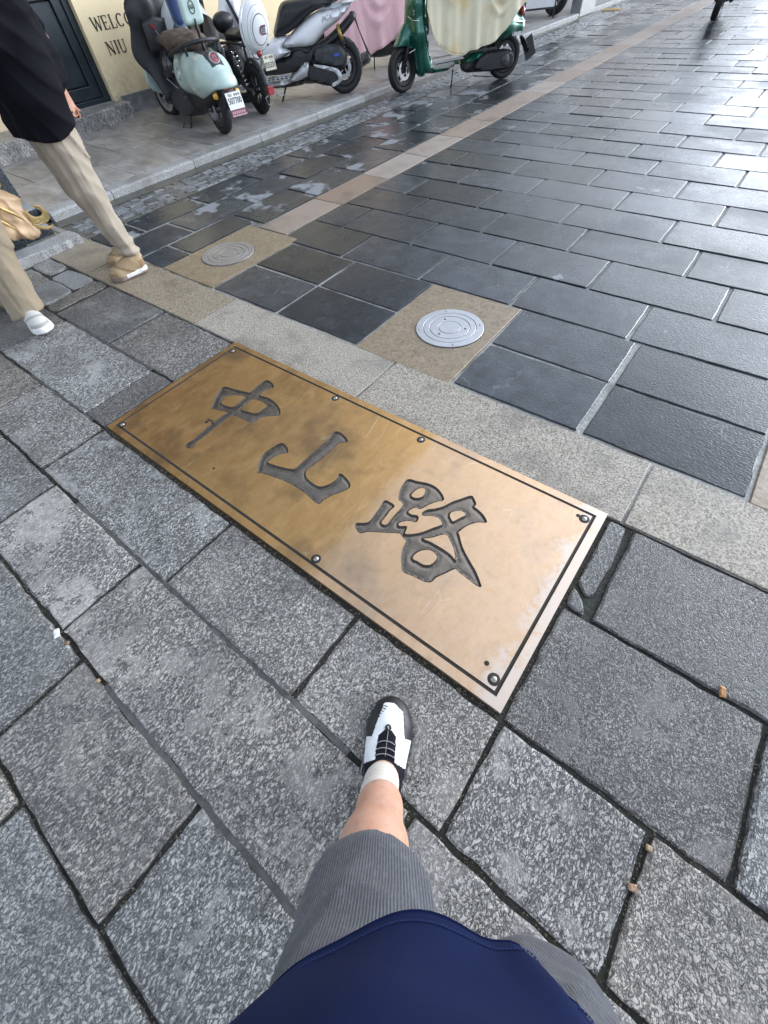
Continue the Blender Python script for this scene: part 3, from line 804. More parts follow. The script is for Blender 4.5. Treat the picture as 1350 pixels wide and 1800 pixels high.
PX0, PX1, PY0, PY1 = -2.074, .092, .2955, 1.1425
PZ = .007
def brass():
    q = NT('worn brass'); c = q.coord(); sx = q.sep(c)[0]
    st = q.noise(q.coord(scale=(5, 2.0, 1), rot=(0,0,.10)), 4, 8, .78, .4)
    st2 = q.noise(q.coord(scale=(60, 2.2, 1), rot=(0,0,-.12)), 6, 4, .7)
    bl = q.noise(c, 4.2, 5, .6); fine = q.noise(c, 120, 3, .65); sp = q.noise(c, 38, 5, .7)
    col = q.ramp(st, [(.25, (.49,.275,.105)), (.52, (.58,.345,.14)), (.78, (.68,.44,.21))])
    col = q.mix(q.ramp(bl, [(.5, 0.0), (.7, .65)]), col, (.27,.17,.07))
    col = q.mix(q.ramp(st2, [(.6, 0.0), (.78, .5)]), col, (.74,.55,.30))
    # tarnish spots
    spot = q.ramp(q.voro(c, 26), [(.035, 1.0), (.075, 0.0)])
    col = q.mix(q.math('MULTIPLY', spot, q.ramp(q.noise(c, 9, 2), [(.5, 0.0), (.6, .8)])), col, (.09,.06,.03))
    sc2 = q.n('ShaderNodeTexVoronoi', feature='DISTANCE_TO_EDGE'); q.l(q.coord(scale=(5,.8,1), rot=(0,0,.35)), sc2.inputs['Vector']); sc2.inputs['Scale'].default_value = 3.2
    scr = q.math('MULTIPLY', q.ramp(sc2.outputs['Distance'], [(.004, 1.0), (.012, 0.0)]), q.ramp(q.noise(c, 6, 4), [(.5, 0.0), (.6, 1.0)]))
    col = q.mix(q.math('MULTIPLY', scr, .45), col, (.80,.66,.44))
    blot = q.ramp(q.noise(c, 2.1, 4, .6), [(.52, 0.0), (.66, 1.0)])
    col = q.mix(q.math('MULTIPLY', blot, .5), col, (.24,.16,.095))
    spk = q.ramp(q.noise(c, 75, 5, .75), [(.62, 0.0), (.70, 1.0)])
    col = q.mix(q.math('MULTIPLY', spk, .5), col, (.22,.14,.07))
    # bare silvery wear by the far end corners
    edge = q.math('ADD', q.rng(sx, -.25, .09, 0.0, .46), q.math('MULTIPLY', bl, .55))
    edge = q.math('ADD', edge, q.math('MULTIPLY', sp, .22))
    wear = q.ramp(edge, [(.74, 0.0), (.80, 1.0)])
    col = q.mix(q.math('MULTIPLY', wear, .8), col, (.56,.54,.50))
    # wet half towards +x: water gloss, plus sky reflection painted as paler colour
    wob = q.math('ADD', q.math('MULTIPLY', q.noise(q.coord(scale=(1,.6,1)), 9, 6, .7), .14), q.math('MULTIPLY', fine, .03))
    film_sheen = q.ramp(q.math('ADD', sx, wob), [(.0, 0.0), (.001, 1.0)])
    fx = q.math('ADD', q.math('ADD', sx, .672-.085), wob)
    film_sheen = q.rng(fx, -.022, .022, 0.0, .36)
    film_sheen = q.math('ADD', film_sheen, q.rng(fx, -.12, .60, 0.0, .60))
    film_sheen = q.math('MULTIPLY', film_sheen, q.rng(sp, .36, .5, .72, 1.0))
    col = q.mix(q.math('MULTIPLY', film_sheen, .50), col, q.mix(bl, (.74,.53,.40), (.86,.70,.58)))
    rough = q.math('ADD', q.rng(st, .3, .7, .30, .44), q.math('MULTIPLY', wear, .1))
    q.set(Base_Color=col, Metallic=q.math('SUBTRACT', .92, q.math('MULTIPLY', film_sheen, .30)), Roughness=rough, Coat_Weight=q.math('MULTIPLY', film_sheen, .75), Coat_Roughness=.16)
    q.bump(q.math('ADD', q.math('MULTIPLY', st2, .5), q.math('ADD', fine, q.math('MULTIPLY', film_sheen, .6))), .10, .002)
    return q.m
M_BRASS = brass()
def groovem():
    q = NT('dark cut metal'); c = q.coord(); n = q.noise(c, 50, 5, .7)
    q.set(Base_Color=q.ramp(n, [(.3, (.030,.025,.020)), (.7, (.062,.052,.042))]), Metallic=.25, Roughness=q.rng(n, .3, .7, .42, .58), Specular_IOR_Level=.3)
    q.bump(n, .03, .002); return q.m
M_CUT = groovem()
def floorm():
    q = NT('burnished cut floor'); c = q.coord(); n = q.noise(c, 28, 5, .6)
    q.set(Base_Color=q.ramp(n, [(.3, (.15,.125,.10)), (.7, (.25,.21,.17))]), Metallic=.85, Roughness=q.rng(n, .3, .7, .22, .36), Coat_Weight=.4, Coat_Roughness=.12)
    q.bump(n, .03, .002); return q.m
M_FLOOR = floorm()
M_BOLT = plain('bolt steel', (.42,.40,.36), .35, .9, var=.3, scale=80)

plaque = thing('street_name_plaque', 'large brass plaque with three engraved characters set flush in the granite pavement', 'plaque', (0,0,0))
def inset_rect(d): return [(PX0+d,PY0+d),(PX1-d,PY0+d),(PX1-d,PY1-d),(PX0+d,PY1-d)]
loops = {'plate': resample(inset_rect(0), .08), 'g0': resample(inset_rect(.031), .08), 'g1': resample(inset_rect(.043), .08)}
def widen(L, d):
    P = np.array(L); t_ = np.roll(P, -1, 0)-np.roll(P, 1, 0); n_ = np.c_[t_[:,1], -t_[:,0]]; n_ /= np.linalg.norm(n_, axis=1)[:,None]+1e-9
    ar = np.sum(P[:,0]*np.roll(P[:,1], -1)-np.roll(P[:,0], -1)*P[:,1])
    return [tuple(p) for p in P+n_*(d if ar > 0 else -d)]
glyphs = [[resample(widen(resample(catmull(L, 3), .009), .0028 if i == 0 else -.0028), .008) for i, L in enumerate(gl_)] for gl_ in GLYPHS]
allL = list(loops.values())+[L for gl_ in glyphs for L in gl_]
pts = []; edges = []
for L in allL:
    n0 = len(pts); pts += L; edges += [(n0+i, n0+(i+1) % len(L)) for i in range(len(L))]
extra = []
for gl_ in glyphs:
    A = np.array(gl_[0]); lo = A.min(0); hi = A.max(0)
    gx, gy = np.meshgrid(np.arange(lo[0], hi[0], .0045), np.arange(lo[1], hi[1], .0045)); Gp = np.c_[gx.ravel(), gy.ravel()]
    m = np.zeros(len(Gp), bool)
    for L in gl_: m ^= inside(Gp[:,0], Gp[:,1], L)
    Gp = Gp[m]; d = dist_loops(Gp, gl_); extra += [tuple(p) for p in Gp[d > .0022]]
r = geometry.delaunay_2d_cdt([Vector(p) for p in pts+extra], edges, [], 0, 1e-6)
V2 = np.array([tuple(p) for p in r[0]]); T = np.array([t for t in r[2]]); C = V2[T].mean(1)
lab = np.full(len(T), -1)
inP = inside(C[:,0], C[:,1], loops['plate']); lab[inP] = 0
ring = inside(C[:,0], C[:,1], loops['g0']) & ~inside(C[:,0], C[:,1], loops['g1']); lab[ring] = 1
for i, gl_ in enumerate(glyphs):
    m = np.zeros(len(C), bool)
    for L in gl_: m ^= inside(C[:,0], C[:,1], L)
    lab[m] = 2+i
a = V2[T]; cr = np.cross(a[:,1]-a[:,0], a[:,2]-a[:,0]); T[cr < 0] = T[cr < 0][:, ::-1]
dg_ = {}
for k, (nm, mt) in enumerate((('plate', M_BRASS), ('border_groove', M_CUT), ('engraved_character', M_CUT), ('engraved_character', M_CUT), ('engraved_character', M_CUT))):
    t = T[lab == k]; u, inv = np.unique(t, return_inverse=True); P = V2[u]; z = np.full(len(P), PZ)
    if k == 1:
        d = dist_loops(P, [loops['g0'], loops['g1']]); z -= .0
    if k >= 2:
        d = dist_loops(P, glyphs[k-2]); s = np.clip(d/.0065, 0, 1); s2 = np.clip((d-.006)/.016, 0, 1); z = PZ-.0075*(s*s*(3-2*s))+.0022*(s2*s2*(3-2*s2))
    v = [(p[0], p[1], q) for p, q in zip(P, z)]; f = inv.reshape(t.shape).tolist()
    if k == 0:
        n0 = len(v); ring_ = inset_rect(0); v += [(x, y, PZ) for x, y in ring_]+[(x, y, -.02) for x, y in ring_]
        f += [(n0+i, n0+4+i, n0+4+(i+1) % 4, n0+(i+1) % 4) for i in range(4)]
    if k == 1:
        # V shaped channel: drop a mid ring
        v = []; f = []
        for d_, zz in ((.031, PZ), (.0345, PZ-.003), (.0395, PZ-.003), (.043, PZ)): v += [(x, y, zz) for x, y in inset_rect(d_)]
        for j in range(3):
            for i in range(4): f.append((j*4+i, j*4+(i+1) % 4, (j+1)*4+(i+1) % 4, (j+1)*4+i))
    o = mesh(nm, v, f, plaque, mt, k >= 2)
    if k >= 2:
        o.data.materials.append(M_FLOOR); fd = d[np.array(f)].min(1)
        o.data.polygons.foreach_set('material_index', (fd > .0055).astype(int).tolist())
rb = random.Random(2)
for (bx, by) in ((-2.015,1.071),(-1.235,1.082),(-.716,1.078),(.029,1.072),(.032,.366),(-.695,.355),(-2.014,.349)):
    b = MB(); b.lathe([(0,.0055),(.006,.0055),(.0095,.003),(.010,.0008)], 14, 'Z', (bx,by,PZ)); b.build('bolt', M_BOLT, plaque, True)
    h_ = MB(); h_.lathe([(.010,.0012),(.0175,.0012),(.0195,.0004)], 18, 'Z', (bx,by,PZ)); h_.build('bolt_washer', M_CUT, plaque, True)
for (bx, by, rr) in ((-.008,.395,.008),(.005,1.074,.008),(-1.66,.6,.009),(-1.385,.425,.006)):
    b = MB(); b.lathe([(0,.0012),(rr*.7,.0012),(rr,.0006)], 12, 'Z', (bx,by,PZ)); b.build('pit', M_CUT, plaque, True)
b = MB(); b.tube([(-1.665,.615,PZ),(-1.64,.622,PZ),(-1.625,.612,PZ)], .006, 6); b.build('pit', M_CUT, plaque)

# ------------------------------------------------------------------ manhole covers
def steel(name, col, rough, vary):
    q = NT(name); c = q.coord(rnd=True); n = q.noise(c, 30, 6, .7); n2 = q.noise(c, 160, 2)
    q.set(Base_Color=q.ramp(n, [(.3, tuple(x*(1-vary) for x in col)), (.7, col)]), Metallic=.85, Roughness=q.rng(n, .3, .7, rough, rough+.16)); q.bump(n2, .08, .002); return q.m
M_ST1 = steel('brushed steel', (.52,.535,.56), .38, .2)
M_ST2 = steel('dull worn steel', (.50,.48,.47), .36, .3)
M_DARK = plain('dark seam', (.02,.02,.02), .5)
def manhole(cx, cy, R, mat, label):
    t = thing('manhole_cover', label, 'manhole cover', (cx, cy, .001), group='round steel covers in the street')
    def ringp(nm, r0, r1, z):
        b = MB(); b.lathe([(r0,-.004),(r0,z-.0012),(r0+.0015,z),(r1-.0015,z),(r1,z-.0012),(r1,-.004)] if r0 > 0 else [(0,z),(r1-.0015,z),(r1,z-.0012),(r1,-.004)], 64, 'Z')
        o = b.build(nm, mat, t); autosmooth(o, 30)
    s = MB(); s.lathe([(0,.0015),(R+.004,.0015)], 64, 'Z'); s.build('seam', M_DARK, t)
    ringp('outer_ring', R*.785, R, .006); ringp('middle_ring', R*.60, R*.772, .0058); ringp('inner_ring', R*.335, R*.585, .0055); ringp('centre_disc', 0, R*.322, .0062)
    for k in range(4):
        a = rad(38+90*k); b = MB(); b.lathe([(0,.002),(.005,.002),(.0062,.0008),(.0085,.0004)], 12, 'Z', (R*.90*math.cos(a), R*.90*math.sin(a), .006)); b.build('bolt', M_ST2, t, True)
    for k in range(3):
        a = rad(20+120*k); b = MB(); b.lathe([(0,.0011),(.006,.0009),(.007,.0004)], 12, 'Z', (R*.46*math.cos(a), R*.46*math.sin(a), .0055)); b.build('key_hole', M_DARK, t, True)
    return t
manhole(-1.083, 1.912, .193, M_ST1, 'bright silver round cover in the tan stone nearest the brass plaque')
manhole(-3.065, 1.915, .200, M_ST2, 'dull grey round cover in the tan stone at the start of the beige strip')

# ------------------------------------------------------------------ scraps of litter
def litter(name, label, cat, loc, size, col, rz, nm2=None):
    v = []; f = []
    sx, sy, sz = size; rl = random.Random(int(loc[0]*1000))
    ringn = 8
    for z, s in ((0, 1), (sz*.6, 1.02), (sz, .75)):
        for k in range(ringn):
            a = 2*math.pi*k/ringn; q = s*(.85+.3*rl.random())
            sq = 1/max(abs(math.cos(a)), abs(math.sin(a)))**.8
            v.append((sx*q*sq*math.cos(a)*.5, sy*q*sq*math.sin(a)*.5, z))
    for j in range(2):
        for k in range(ringn): f.append((j*ringn+k, j*ringn+(k+1) % ringn, (j+1)*ringn+(k+1) % ringn, (j+1)*ringn+k))
    f.append(tuple(2*ringn+k for k in range(ringn)))
    o = mesh(name, v, f, None, plain(name+' surface', col, .6, var=.3, scale=60), False); o.location = loc; o.rotation_euler = (0,0,rz)
    return setp(o, label, cat)
litter('wood_chip', 'orange wood chip lying on the joint of the dark slabs at right', 'wood chip', (.573,.722,.0), (.030,.015,.007), (.55,.27,.10), rad(100))
litter('paper_scrap', 'small white paper scrap in the joint at the left', 'litter', (-1.249,-.387,-.002), (.035,.018,.006), (.75,.75,.72), rad(-20))
litter('pebble', 'pale orange pebble in the joint at lower right', 'pebble', (.512,.150,-.006), (.018,.014,.010), (.50,.32,.20), .4)
litter('pebble', 'brown pebble beside the white scrap in the left joint', 'pebble', (-1.185,-.383,-.006), (.016,.014,.012), (.18,.12,.08), .9)
litter('pebble', 'tiny tan pebble in the joint just below the brown one', 'pebble', (-.981,-.382,-.006), (.012,.010,.008), (.42,.28,.16), .2)
litter('pebble', 'tan grit pebble near the top of the lower right cross joint', 'pebble', (.520,.245,-.008), (.014,.012,.010), (.45,.33,.2), .2)
litter('leaf', 'yellow brown leaf patch in the gutter far up the street', 'leaf', (-4.80,14.9,.004), (.42,.30,.012), (.42,.24,.05), .3)
# ------------------------------------------------------------------ buildings along the left side
def plaster(name, col, dirt=(.22,.17,.10)):
    q = NT(name); c = q.coord(); n = q.noise(c, 3, 6, .65); n2 = q.noise(c, 90, 3, .6); n3 = q.noise(c, 9, 7, .75, 1.0); z = q.sep(c)[2]
    base = q.mix(n, tuple(x*.86 for x in col), tuple(min(1, x*1.06) for x in col))
    low = q.math('MULTIPLY', q.rng(z, .1, .75, 1.0, 0.0), q.ramp(n3, [(.42, 0.0), (.68, 1.0)]))
    base = q.mix(q.math('MULTIPLY', low, .75), base, dirt)
    base = q.mix(q.math('MULTIPLY', q.ramp(n3, [(.64, 0.0), (.70, 1.0)]), .35), base, dirt)
    q.set(Base_Color=base, Roughness=.8); q.bump(q.math('ADD', n2, n3), .25, .006); return q.m
M_CREAM = plaster('cream plaster', (.84,.69,.44))
M_GREYB = plaster('weathered grey plaster', (.30,.29,.27), (.12,.11,.1))
M_PINKB = plaster('faded brown plaster', (.28,.22,.18), (.1,.08,.07))
M_DOOR = plain('dark blue grey paint', (.018,.027,.036), .38, var=.2, scale=5, bump=.05)
M_GLASS = plain('dark window glass', (.02,.025,.03), .06, 0, var=.1)
M_PLINTH = plain('grey cement plinth', (.17,.175,.18), .6, var=.25, scale=12, bump=.3, bscale=70, bdist=.004)
M_INK = plain('black wall paint', (.012,.009,.008), .6, var=.2, scale=60)
WX = -7.695
def windows(parent, y0, y1, z0, z1, ny, nz, x, mat=M_GLASS):
    dy = (y1-y0)/ny; dz = (z1-z0)/nz
    for i in range(ny):
        for j in range(nz):
            a = y0+dy*(i+.25); b = y0+dy*(i+.75); c = z0+dz*(j+.22); d = z0+dz*(j+.8)
            f_ = MB(); t = .06
            for lo, hi in (((x-.02,a-t,c-t),(x+.05,b+t,c)), ((x-.02,a-t,d),(x+.05,b+t,d+t)), ((x-.02,a-t,c),(x+.05,a,d)), ((x-.02,b,c),(x+.05,b+t,d)), ((x-.02,(a+b)/2-.02,c),(x+.04,(a+b)/2+.02,d))): f_.box(lo, hi)
            w = f_.build('window', M_DOOR, parent)
            g_ = MB(); g_.box((x-.018,a,c),(x+.012,b,d)); g_.build('pane', mat, w)

shop = thing('shop_building', 'cream plastered shop front with dark door and painted black lettering', 'building')
w = MB()
D0, D1, DB, DT = 2.56, 3.905, .27, 2.55
w.box((-8.6,-1.5,-.05),(WX,D0,2.85)); w.box((-8.6,D1,-.05),(WX,10.2,2.85)); w.box((-8.6,D0,DT),(WX,D1,2.85)); w.box((-8.6,D0,-.05),(-7.9,D1,DT))
w.build('wall', M_CREAM, shop)
uw = MB(); uw.box((-8.6,-1.5,2.853),(WX-.01,10.2,6.6)); uw.build('upper_wall', M_GREYB, shop)  # unseen upper storey, made grey to keep road reflections dark and neutral
uw = MB(); uw.box((-8.6,-1.5,2.78),(WX+.12,10.2,2.95)); uw.build('string_course', M_PLINTH, shop)
b = MB(); b.box((-8.7,-1.55,6.6),(WX+.18,10.25,6.78)); b.build('cornice', M_PLINTH, shop)
b = MB(); b.box((WX,D1+.10,.05),(WX+.028,10.2,.30)); b.build('plinth', M_PLINTH, shop, bevel=.006)
door = MB()
fw = .085
door.box((-7.86,D0,DB),(-7.765,D0+fw,DT)).box((-7.86,D1-fw,DB),(-7.765,D1,DT)).box((-7.86,D0+fw,DT-fw),(-7.765,D1-fw,DT)).box((-7.86,D0+fw,DB),(-7.765,D1-fw,DB+.05))
dr = door.build('door', M_DOOR, shop, bevel=.006)
d2 = MB(); a, bb = D0+fw+.004, D1-fw-.004
d2.box((-7.85,a,DB+.054),(-7.79,a+.11,DT-fw-.004)).box((-7.85,bb-.11,DB+.054),(-7.79,bb,DT-fw-.004)).box((-7.85,a+.11,DB+.054),(-7.79,bb-.11,DB+.17)).box((-7.85,a+.11,DT-.3),(-7.79,bb-.11,DT-fw-.004)).box((-7.85,a+.11,1.15),(-7.792,bb-.11,1.27))
d2.build('door_leaf', M_DOOR, dr, bevel=.006)
d3 = MB(); d3.box((-7.845,a+.115,DB+.175),(-7.815,bb-.115,1.145)).box((-7.845,a+.115,1.275),(-7.815,bb-.115,DT-.305)); d3.build('door_panel', M_DOOR, dr, bevel=.012)
h_ = MB(); h_.tube([(-7.79,2.78,1.02),(-7.73,2.78,1.02),(-7.73,2.90,1.02)], .010, 8); h_.build('handle', M_ST2, dr, True)
# granite door step, its front edge runs a little askew
st = MB(); f0, f1 = (-7.02,1.9), (-7.42,3.975)
Zt = .27
st.add([(f0[0],f0[1],.05),(f1[0],f1[1],.05),(-7.69,4.0,.05),(-7.69,1.9,.05),(f0[0],f0[1],Zt),(f1[0],f1[1],Zt),(-7.69,4.0,Zt),(-7.69,1.9,Zt)], [(0,3,2,1),(4,5,6,7),(0,1,5,4),(1,2,6,5),(2,3,7,6),(3,0,4,7)])
st.build('door_step', M_STEP, shop, bevel=.012)
sl = MB(); sl.box((-7.80,D0+.002,.2),(-7.685,D1-.002,.2725)); sl.build('door_sill', M_KERB, shop)
windows(shop, -.6, 9.8, 3.1, 6.3, 7, 1, WX-.01)
# hand lettering, slab serif capitals drawn stroke by stroke
def letter(mb, ch, y, z, H, W):
    X0, X1 = WX+.0005, WX+.004
    s = H*.16; t = H*.055; se = H*.10
    def bar(a, b, w_): mb.bar((X0+.0015, y+a[0]*W, z+a[1]*H), (X0+.0015, y+b[0]*W, z+b[1]*H), .003, w_, up=(0,0,1)) if False else quad(a, b, w_)
    def quad(a, b, w_):
        A = np.array([a[0]*W, a[1]*H]); B = np.array([b[0]*W, b[1]*H]); d = (B-A)/np.linalg.norm(B-A); n_ = np.array([-d[1], d[0]])*w_/2
        P = [A-n_, B-n_, B+n_, A+n_]; n0 = [(X1, y+p[0], z+p[1]) for p in P]+[(X0-.003, y+p[0], z+p[1]) for p in P]
        mb.add(n0, [(0,1,2,3),(0,4,5,1),(1,5,6,2),(2,6,7,3),(3,7,4,0)])
    def serif(x, zz, w_=1.0): quad((x-se*w_/W, zz), (x+se*w_/W, zz), t)
    if ch == 'W':
        quad((.06,1),(.30,0), s); quad((.30,0),(.5,.85), t*1.3); quad((.5,.9),(.74,0), s); quad((.74,0),(.95,1), t*1.3); serif(.06,.985); serif(.5,.94,.8); serif(.95,.985)
    elif ch == 'E':
        quad((.2,0),(.2,1), s); quad((.05,.98),(.9,.98), t); quad((.05,.02),(.95,.02), t); quad((.2,.5),(.68,.5), t); quad((.88,.98),(.88,.78), t*1.2); quad((.93,.02),(.93,.24), t*1.2); quad((.67,.4),(.67,.6), t)
    elif ch == 'L':
        quad((.22,0),(.22,1), s); serif(.22,.98,1.3); quad((.05,.02),(.95,.02), t); quad((.92,.02),(.92,.28), t*1.3)
    elif ch in 'CO':
        n = 26; rng_ = range(n) if ch == 'O' else range(3, n-3)
        for k in rng_:
            a, b_ = 2*math.pi*k/n, 2*math.pi*(k+1)/n; wd = t+(s-t)*abs(math.cos((a+b_)/2))
            quad((.5+.42*math.cos(a), .5+.46*math.sin(a)), (.5+.42*math.cos(b_), .5+.46*math.sin(b_)), wd)
    elif ch == 'M':
        quad((.12,0),(.12,1), t*1.2); quad((.12,1),(.5,.05), s); quad((.5,.05),(.86,1), t*1.2); quad((.88,0),(.88,1), s); serif(.12,.02); serif(.88,.02,1.2); serif(.10,.98,.8); serif(.90,.98,.8)
    elif ch == 'N':
        quad((.14,0),(.14,1), t*1.2); quad((.12,1),(.86,.02), s); quad((.86,0),(.86,1), t*1.2); serif(.14,.02); serif(.86,.98); serif(.08,.98,.7)
    elif ch == 'I':
        quad((.5,0),(.5,1), s); serif(.5,.98,1.3); serif(.5,.02,1.3)
    elif ch == 'U':
        quad((.16,1),(.16,.3), s); quad((.84,1),(.84,.3), t*1.2); serif(.16,.98,1.2); serif(.84,.98)
        n = 10
        for k in range(n):
            a, b_ = math.pi+math.pi*k/n, math.pi+math.pi*(k+1)/n
            quad((.5+.34*math.cos(a), .3+.28*math.sin(a)), (.5+.34*math.cos(b_), .3+.28*math.sin(b_)), s*.55)
yy = 4.035
for ch, W_, adv in zip('WELCOME', (.135,.085,.085,.1,.1,.12,.085), (.145,.105,.1,.12,.12,.14,.1)):
    m_ = MB(); letter(m_, ch, yy, .868, .112, W_); m_.build('painted_letter', M_INK, shop); yy += adv
yy = 4.105
for ch, W_, adv in zip('NIU', (.10,.045,.095), (.118,.06,.1)):
    m_ = MB(); letter(m_, ch, yy, .660, .112, W_); m_.build('painted_letter', M_INK, shop); yy += adv

for (y0, y1, H, mt, lb, ny) in ((10.35, 24, 6.2, M_GREYB, 'weathered grey terrace house next along the street after the cream shop', 6), (24.1, 40, 6.9, M_PINKB, 'faded brown terrace house far along the street', 7), (40.1, 64, 6.4, M_GREYB, 'grey terrace house at the far end of the street', 10)):
    t = thing('terrace_house', lb, 'building', group='terrace houses along the street')
    m_ = MB(); m_.box((-9.5,y0,-.05),(WX,y1,H)); m_.build('wall', mt, t)
    c = MB(); c.box((-9.6,y0,H),(WX+.2,y1,H+.2)); c.build('cornice', M_PLINTH, t)
    windows(t, y0+.3, y1-.3, .4, 3.0, ny, 1, WX); windows(t, y0+.3, y1-.3, 3.3, H-.2, ny, 1, WX)

# ------------------------------------------------------------------ stone plinth at the left edge
def dgran(): return plain('polished dark granite', (.035,.042,.048), .28, var=.5, scale=70)
M_DG = dgran(); M_LG = plain('light flamed granite', (.30,.33,.36), .45, var=.35, scale=140, bump=.15)
pl = thing('stone_pillar', 'dark granite pillar with stepped base at the left edge behind the walkers', 'pillar')
b = MB(); b.box((-5.30,.70,-.01),(-4.852,1.408,.062)); b.build('base_block', M_DG, pl, bevel=.004)
b = MB(); b.box((-5.298,.70,.0625),(-4.860,1.400,.075)); b.build('base_cap', M_LG, pl)
b = MB(); b.box((-5.80,.55,-.01),(-5.302,1.515,.088)); b.build('step_block', M_DG, pl, bevel=.004)
b = MB(); b.box((-5.80,.56,.0885),(-5.306,1.51,.102)); b.build('step_cap', M_LG, pl)
b = MB(); b.box((-6.55,.45,-.01),(-5.803,1.60,2.6)); b.build('shaft', M_DG, pl, bevel=.01)
# pale stone block on the kerb far up the street
t = thing('stone_post', 'short pale stone block standing on the kerb far up the street', 'stone block', (0,0,0))
b = MB(); b.box((-5.33,13.75,.0),(-5.10,14.6,.42)); b.build('block', M_KERB, t, bevel=.02)
b = MB(); b.box((-5.35,13.73,.4205),(-5.08,14.62,.47)); b.build('cap', M_KERB, t, bevel=.015)
# ------------------------------------------------------------------ vehicles
def paint(name, col, rough=.28, metal=0.0, coat=.7, dust=.15):
    q = NT(name); c = q.coord(rnd=True); n = q.noise(c, 7, 6, .7); n2 = q.noise(c, 55, 3)
    cc = q.mix(q.math('MULTIPLY', q.ramp(n, [(.45, 0.0), (.72, 1.0)]), dust), col, tuple(x*.55+.05 for x in col))
    q.set(Base_Color=cc, Roughness=q.rng(n, .3, .7, rough*.8, rough*1.5), Metallic=metal, Coat_Weight=coat, Coat_Roughness=.07)
    q.bump(n2, .02, .002); return q.m
P_MINT = paint('mint paint', (.47,.60,.555), .34)
P_WHITE = paint('pearl white paint', (.86,.87,.89), .38, 0, .35, .06)
P_GREEN = paint('deep metallic green paint', (.006,.115,.075), .22, .45, 1.0, .08)
P_CREAMW = paint('dusty ivory paint', (.50,.49,.43), .42, 0, .2, .4)
P_SILV = paint('satin silver', (.55,.56,.57), .34, .7, .2)
P_BLACKG = paint('gloss black', (.010,.011,.013), .22, 0, .6, .1)
M_PLAS = plain('black plastic', (.018,.019,.021), .48, var=.3, scale=20, bump=.12, bscale=260)
M_PLAS2 = plain('charcoal plastic', (.04,.043,.047), .5, var=.3, scale=18, bump=.1, bscale=200)
M_SEAT = plain('black seat vinyl', (.013,.014,.016), .42, var=.25, scale=30, bump=.2, bscale=320)
M_TYRE = plain('tyre rubber', (.014,.014,.015), .62, var=.4, scale=14, bump=.2, bscale=90)
M_CHROME = plain('worn chrome', (.62,.62,.63), .22, .95, var=.25, scale=40)
M_IRON = plain('greasy engine metal', (.06,.06,.062), .42, .6, var=.5, scale=30, bump=.3, bscale=90)
M_RED = plain('red lens', (.32,.012,.018), .18, var=.2, coat=.8)
M_AMB = plain('amber lens', (.65,.33,.02), .2, var=.2, coat=.8)
M_PLATE = plain('plate white', (.72,.72,.70), .4, var=.06)
M_PLATEY = plain('aged plate', (.52,.49,.38), .45, var=.15)
M_INKP = plain('plate ink', (.02,.02,.025), .5)
M_BROWN = plain('brown seat cover', (.095,.068,.05), .75, var=.25, scale=25, bump=.3, bscale=300)
M_MAROON = plain('maroon print', (.17,.03,.05), .4)
M_GREYP = plain('grey print', (.25,.25,.26), .45)
M_GOLDM = plain('gold shock body', (.40,.28,.08), .35, .7)

def wheel(parent, x, R, w, rim, y=0.0, steer=0.0, disc=None, spokes=5, rimmat=None, z=None, covered=False):
    rimmat = rimmat or M_PLAS2
    z = R if z is None else z
    b = MB(); hw = w*.36
    b.lathe([(rim*.80,-hw),(rim*1.0,-hw*1.05),(rim*1.03,-hw*.9),(rim*.93,-hw*.5),(rim*.93,hw*.5),(rim*1.03,hw*.9),(rim*1.0,hw*1.05),(rim*.80,hw)], 40, 'Y', closed=True)
    b.lathe([(.012,-w*.55),(.030,-w*.5),(.036,-w*.3),(.036,w*.3),(.030,w*.5),(.012,w*.55)], 20, 'Y', closed=True)
    if covered: b.lathe([(.03,-hw*.5),(rim*.9,-hw*.3),(rim*.9,hw*.3),(.03,hw*.5)], 40, 'Y', closed=True)
    else:
        for k in range(spokes):
            a = 2*math.pi*k/spokes+.3
            for da in (-.13, .13):
                b.bar((.03*math.cos(a), 0, .03*math.sin(a)), (rim*.9*math.cos(a+da), 0, rim*.9*math.sin(a+da)), .016, .018, up=(0,1,0))
    o = b.build('wheel', rimmat, parent); autosmooth(o, 35)
    o.location = (x, y, z); o.rotation_euler = (0, 0, steer)
    t = MB(); prof = []
    n = 16
    for k in range(n):
        a = 2*math.pi*k/n; ca, sa = math.cos(a), math.sin(a)
        rr = (R+rim)/2+(R-rim)/2*np.sign(sa)*abs(sa)**.75; yy = w/2*np.sign(ca)*abs(ca)**.7
        prof.append((rr, yy))
    t.lathe(prof[::-1], 56, 'Y', closed=True)
    ty = t.build('tyre', M_TYRE, o, True)
    tr_ = MB(); nt = 22
    for k in range(nt):     # tread cuts as shallow raised ribs
        a = 2*math.pi*k/nt
        for s in (-1, 1):
            p0 = (math.cos(a)*(R+.0005), s*w*.05, math.sin(a)*(R+.0005)); p1 = (math.cos(a+.12)*(R-.010), s*w*.36, math.sin(a+.12)*(R-.010))
            tr_.bar(p0, p1, .010, .004)
    tr_.build('tread', M_TYRE, o)['kind'] = 'stuff'
    if disc:
        d = MB(); d.lathe([(disc*.62,-.002),(disc,-.002),(disc,.002),(disc*.62,.002)], 36, 'Y', (0,w*.5,0), closed=True)
        for k in range(5):
            a = 2*math.pi*k/5; d.bar((.03*math.cos(a),w*.5,.03*math.sin(a)), (disc*.66*math.cos(a+.3),w*.5,disc*.66*math.sin(a+.3)), .012, .003, up=(0,1,0))
        d.build('brake_disc', M_CHROME, o)
    return o

